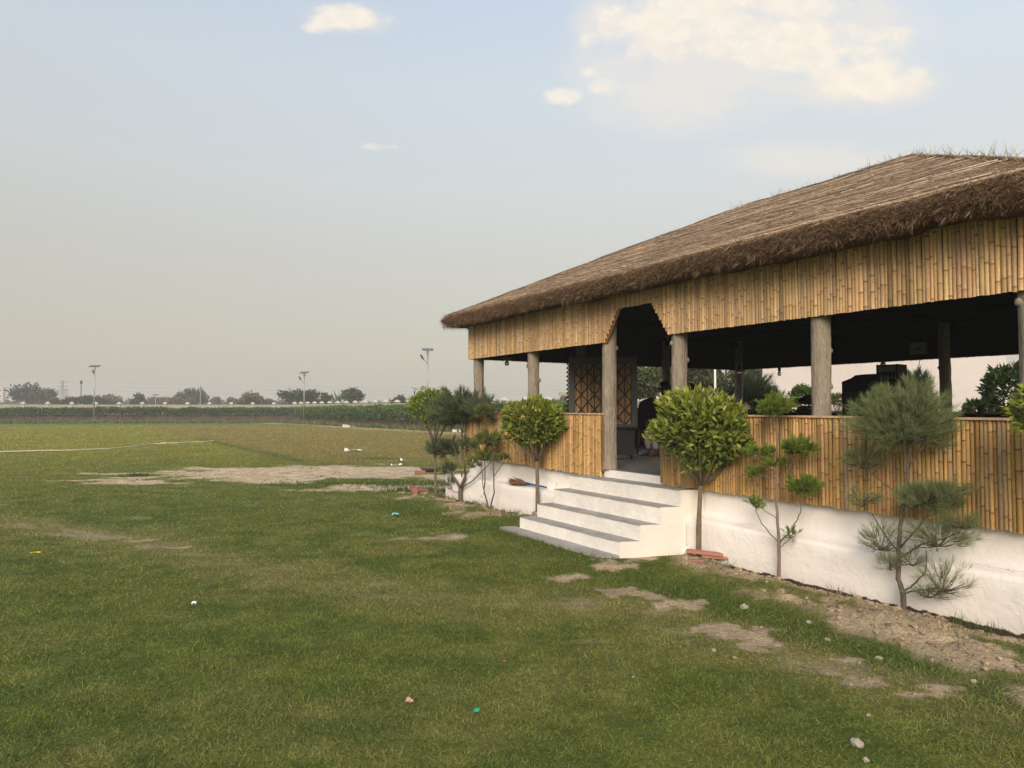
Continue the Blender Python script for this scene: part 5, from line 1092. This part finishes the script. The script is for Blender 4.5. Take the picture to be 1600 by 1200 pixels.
scrap((-.05, 5.25), .014, (.55, .08, .06), 'tiny red scrap in the middle of the near lawn', 'plastic_scrap', hgt=.8)
scrap((-3.654, 22.139), .19, (.70, .77, .70), 'white crumpled sheet at the right end of the big bare patch', 'plastic_sheet', hgt=.7, asp=.6)
scrap((-3.817, 24.6), .13, (.70, .77, .70), 'smaller white scrap just above the crumpled white sheet', 'plastic_sheet', hgt=1.0, asp=.6)
scrap((-6.768, 29.745), .42, (.62, .64, .62), 'wide pale plastic sheet in the dry grass above the bare patch', 'plastic_sheet', hgt=.5, asp=.35)
scrap((-14.844, 63.4), .6, (.74, .70, .60), 'white sack lying on the path before the right hedge', 'sack', hgt=1.0, asp=.5)
mb = MB(); mb.box(-1.15, 1.15, -.15, .15, 0, .22, (.70, .66, .58)); o = mb.build('concrete_beam', M['farcol']); o.location = (-12.6, 70.5, 0.02); o.rotation_euler = (0, 0, R(-12)); tag(o, 'long white concrete beam lying before the right hedge', 'beam')
mb = MB(); mb.box(-.9, .9, -.15, .15, 0, .2, (.70, .66, .58)); o = mb.build('concrete_beam', M['farcol']); o.location = (-3.6, 52.5, 0.02); o.rotation_euler = (0, 0, R(-8)); tag(o, 'shorter white concrete beam half hidden behind the dark sapling', 'beam')
# shallow iron pan
mb = MB(); mb.lathe([(.02, .0), (.2, .0), (.30, .10), (.315, .115), (.295, .112), (.19, .018), (.02, .015)], 24, (.14, .10, .075)); o = mb.build('mortar_pan', M['col'], smooth=True); o.location = (-2.394, 20.402, .03); tag(o, 'shallow rusty pan lying on the bare ground behind the first ficus trunk', 'pan')
# bricks
def brick(loc, rz, label, tilt=(0, 0), sz=(.23, .11, .075), z=None, m='brick'):
    mb = MB(); mb.box(-sz[0] / 2, sz[0] / 2, -sz[1] / 2, sz[1] / 2, -sz[2] / 2, sz[2] / 2); o = mb.build('brick', M[m]); md = o.modifiers.new('bevel', 'BEVEL'); md.width = .008; md.segments = 2
    g = float(height(np.array([loc[0]]), np.array([loc[1]]))[0]); o.location = (loc[0], loc[1], (g if z is None else z) + sz[2] / 2); o.rotation_euler = (tilt[0], tilt[1], rz); return tag(o, label, 'brick')
brick((-1.96, 14.95), .9, 'red brick tilted on the soil bank left of the thin ficus trunk', (.5, .15), (.34, .16, .14), z=.02); brick((-2.12, 15.3), .2, 'second red brick leaning behind the tilted one', (.2, .5), (.26, .13, .10), z=.05)
brick((-2.62, 19.9), .1, 'brown brick lying flat on the bare ground beside the pan', (0, 0), (.30, .14, .09))
# red stone slabs under the big ficus
e = np.array([2.29, 8.40])
for i, (dx, dy, rz, sz, tl, z, lab) in enumerate([(-.02, -.13, -.35, (.42, .13, .03), (.0, .05), .185, 'long red stone slab resting on top of the pile by the ficus trunk'), (.10, -.16, -.30, (.30, .12, .03), (.0, .03), .145, 'red stone slab in the middle of the pile by the ficus trunk'), (-.14, -.20, -.2, (.17, .11, .045), (.05, .0), .10, 'short red stone block under the left end of the slab pile')]):
    mb = MB(); mb.box(-sz[0] / 2, sz[0] / 2, -sz[1] / 2, sz[1] / 2, -sz[2] / 2, sz[2] / 2, (.40, .175, .13)); o = mb.build('stone_slab', M['col']); md = o.modifiers.new('bevel', 'BEVEL'); md.width = .004; o.location = (e[0] + dx, e[1] + dy, z); o.rotation_euler = (tl[0], tl[1], rz); tag(o, lab, 'slab', 'red slabs piled by the ficus')
rock((2.12, 8.55), .09, 'white lump of plaster beside the red slabs at the corner of the stairs', 'plaster_lump' if 0 else 'paint', 'plaster_lump', 'rubble', (1.1, .8, .9))
# broom on the ledge
A = wl(1.55, -.19, .562); bo = thing('broom', 'straw broom with a blue handle lying on the white ledge left of the stairs', 'broom', A, PAV_ROT + R(1)); mb = MB()
n = 700; s = RNG.random(n); P = np.stack([.55 - s * .08, RNG.normal(size=n) * .012, .015 + RNG.random(n) * .02], 1); dr = np.stack([-np.ones(n), RNG.normal(size=n) * .10, RNG.normal(size=n) * .05 + .01], 1)
mb.blades(P, dr, .42 + .14 * RNG.random(n), .012, straw_col(n, (.15, .08, .05), (.34, .20, .13)), mid=.6); mb.build('bristles', M['straw'], bo); mb = MB(); mb.tube([(.48, 0, .028), (.62, 0, .026), (1.05, .01, .018)], [.026, .017, .014], 10, (.03, .10, .22)); mb.build('handle', M['col'], bo, smooth=True)
# garden hose
pts = [(-34, 29.3), (-26, 30.2), (-22.5, 30.6), (-20.5, 31.3), (-18.8, 32.6), (-17.4, 34.6), (-16.6, 36.3), (-16.9, 37.6), (-18.0, 37.0), (-17.2, 36.4), (-16.3, 37.2), (-15.9, 38.4), (-15.6, 39.6), (-16.4, 41.0), (-16.0, 41.6)]
pts = [at(-60, 704, 28.5), at(60, 703, 29.5), at(120, 701.5, 30.2), at(175, 699, 31.6), at(215, 695, 33.6), at(240, 692.6, 35.4), at(262, 692, 35.9), at(256, 690.8, 36.6), at(250, 691.6, 36.1), at(275, 691, 36.4), at(305, 690, 37.4), at(337, 688.8, 38.4)]
pp = np.array([(q[0], q[1]) for q in pts]); ts = np.linspace(0, len(pp) - 1, 120); Q = np.stack([np.interp(ts, np.arange(len(pp)), pp[:, j]) for j in (0, 1)], 1); Q[:, 0] += .05 * np.sin(ts * 5); Q[:, 1] += .12 * (fbm(ts * 2, ts * 0, o=2) - .5)
mb = MB(); mb.tube(np.concatenate([Q, height(Q[:, 0], Q[:, 1])[:, None] + .045], 1), .028, 6, (.52, .49, .36)); o = mb.build('garden_hose', M['col'], smooth=True); tag(o, 'pale yellow garden hose trailing across the far lawn', 'hose')
# dry palm strip curled on the soil near the big sapling
mb = MB(); mb.tube([at(1452, 975, 6.15), at(1475, 976, 6.1), at(1486, 990, 6.05), at(1500, 986, 6.0), at(1512, 987, 5.98), at(1508, 993, 5.95)], .008, 5, (.42, .36, .24)); o = mb.build('dry_strip', M['col']); tag(o, 'dry curled plant strip on the soil right of the tall feathery sapling', 'plant debris')

# ---------------------------------------------------------------- haze
hm = bpy.data.materials.new('haze'); hm.use_nodes = True; w = NT(hm.node_tree)
pv = w.n('ShaderNodeVolumePrincipled', {'Color': (.96, .95, .90, 1), 'Density': 0.0014, 'Anisotropy': 0.0}); w.n('ShaderNodeOutputMaterial', {'Volume': pv.outputs[0]})
mb = MB(); mb.box(-760, 760, -760, 760, -1.4, 26); hz = mb.build('haze', hm); tag(hz, 'thin dusty haze over the fields', 'haze', kind='stuff')
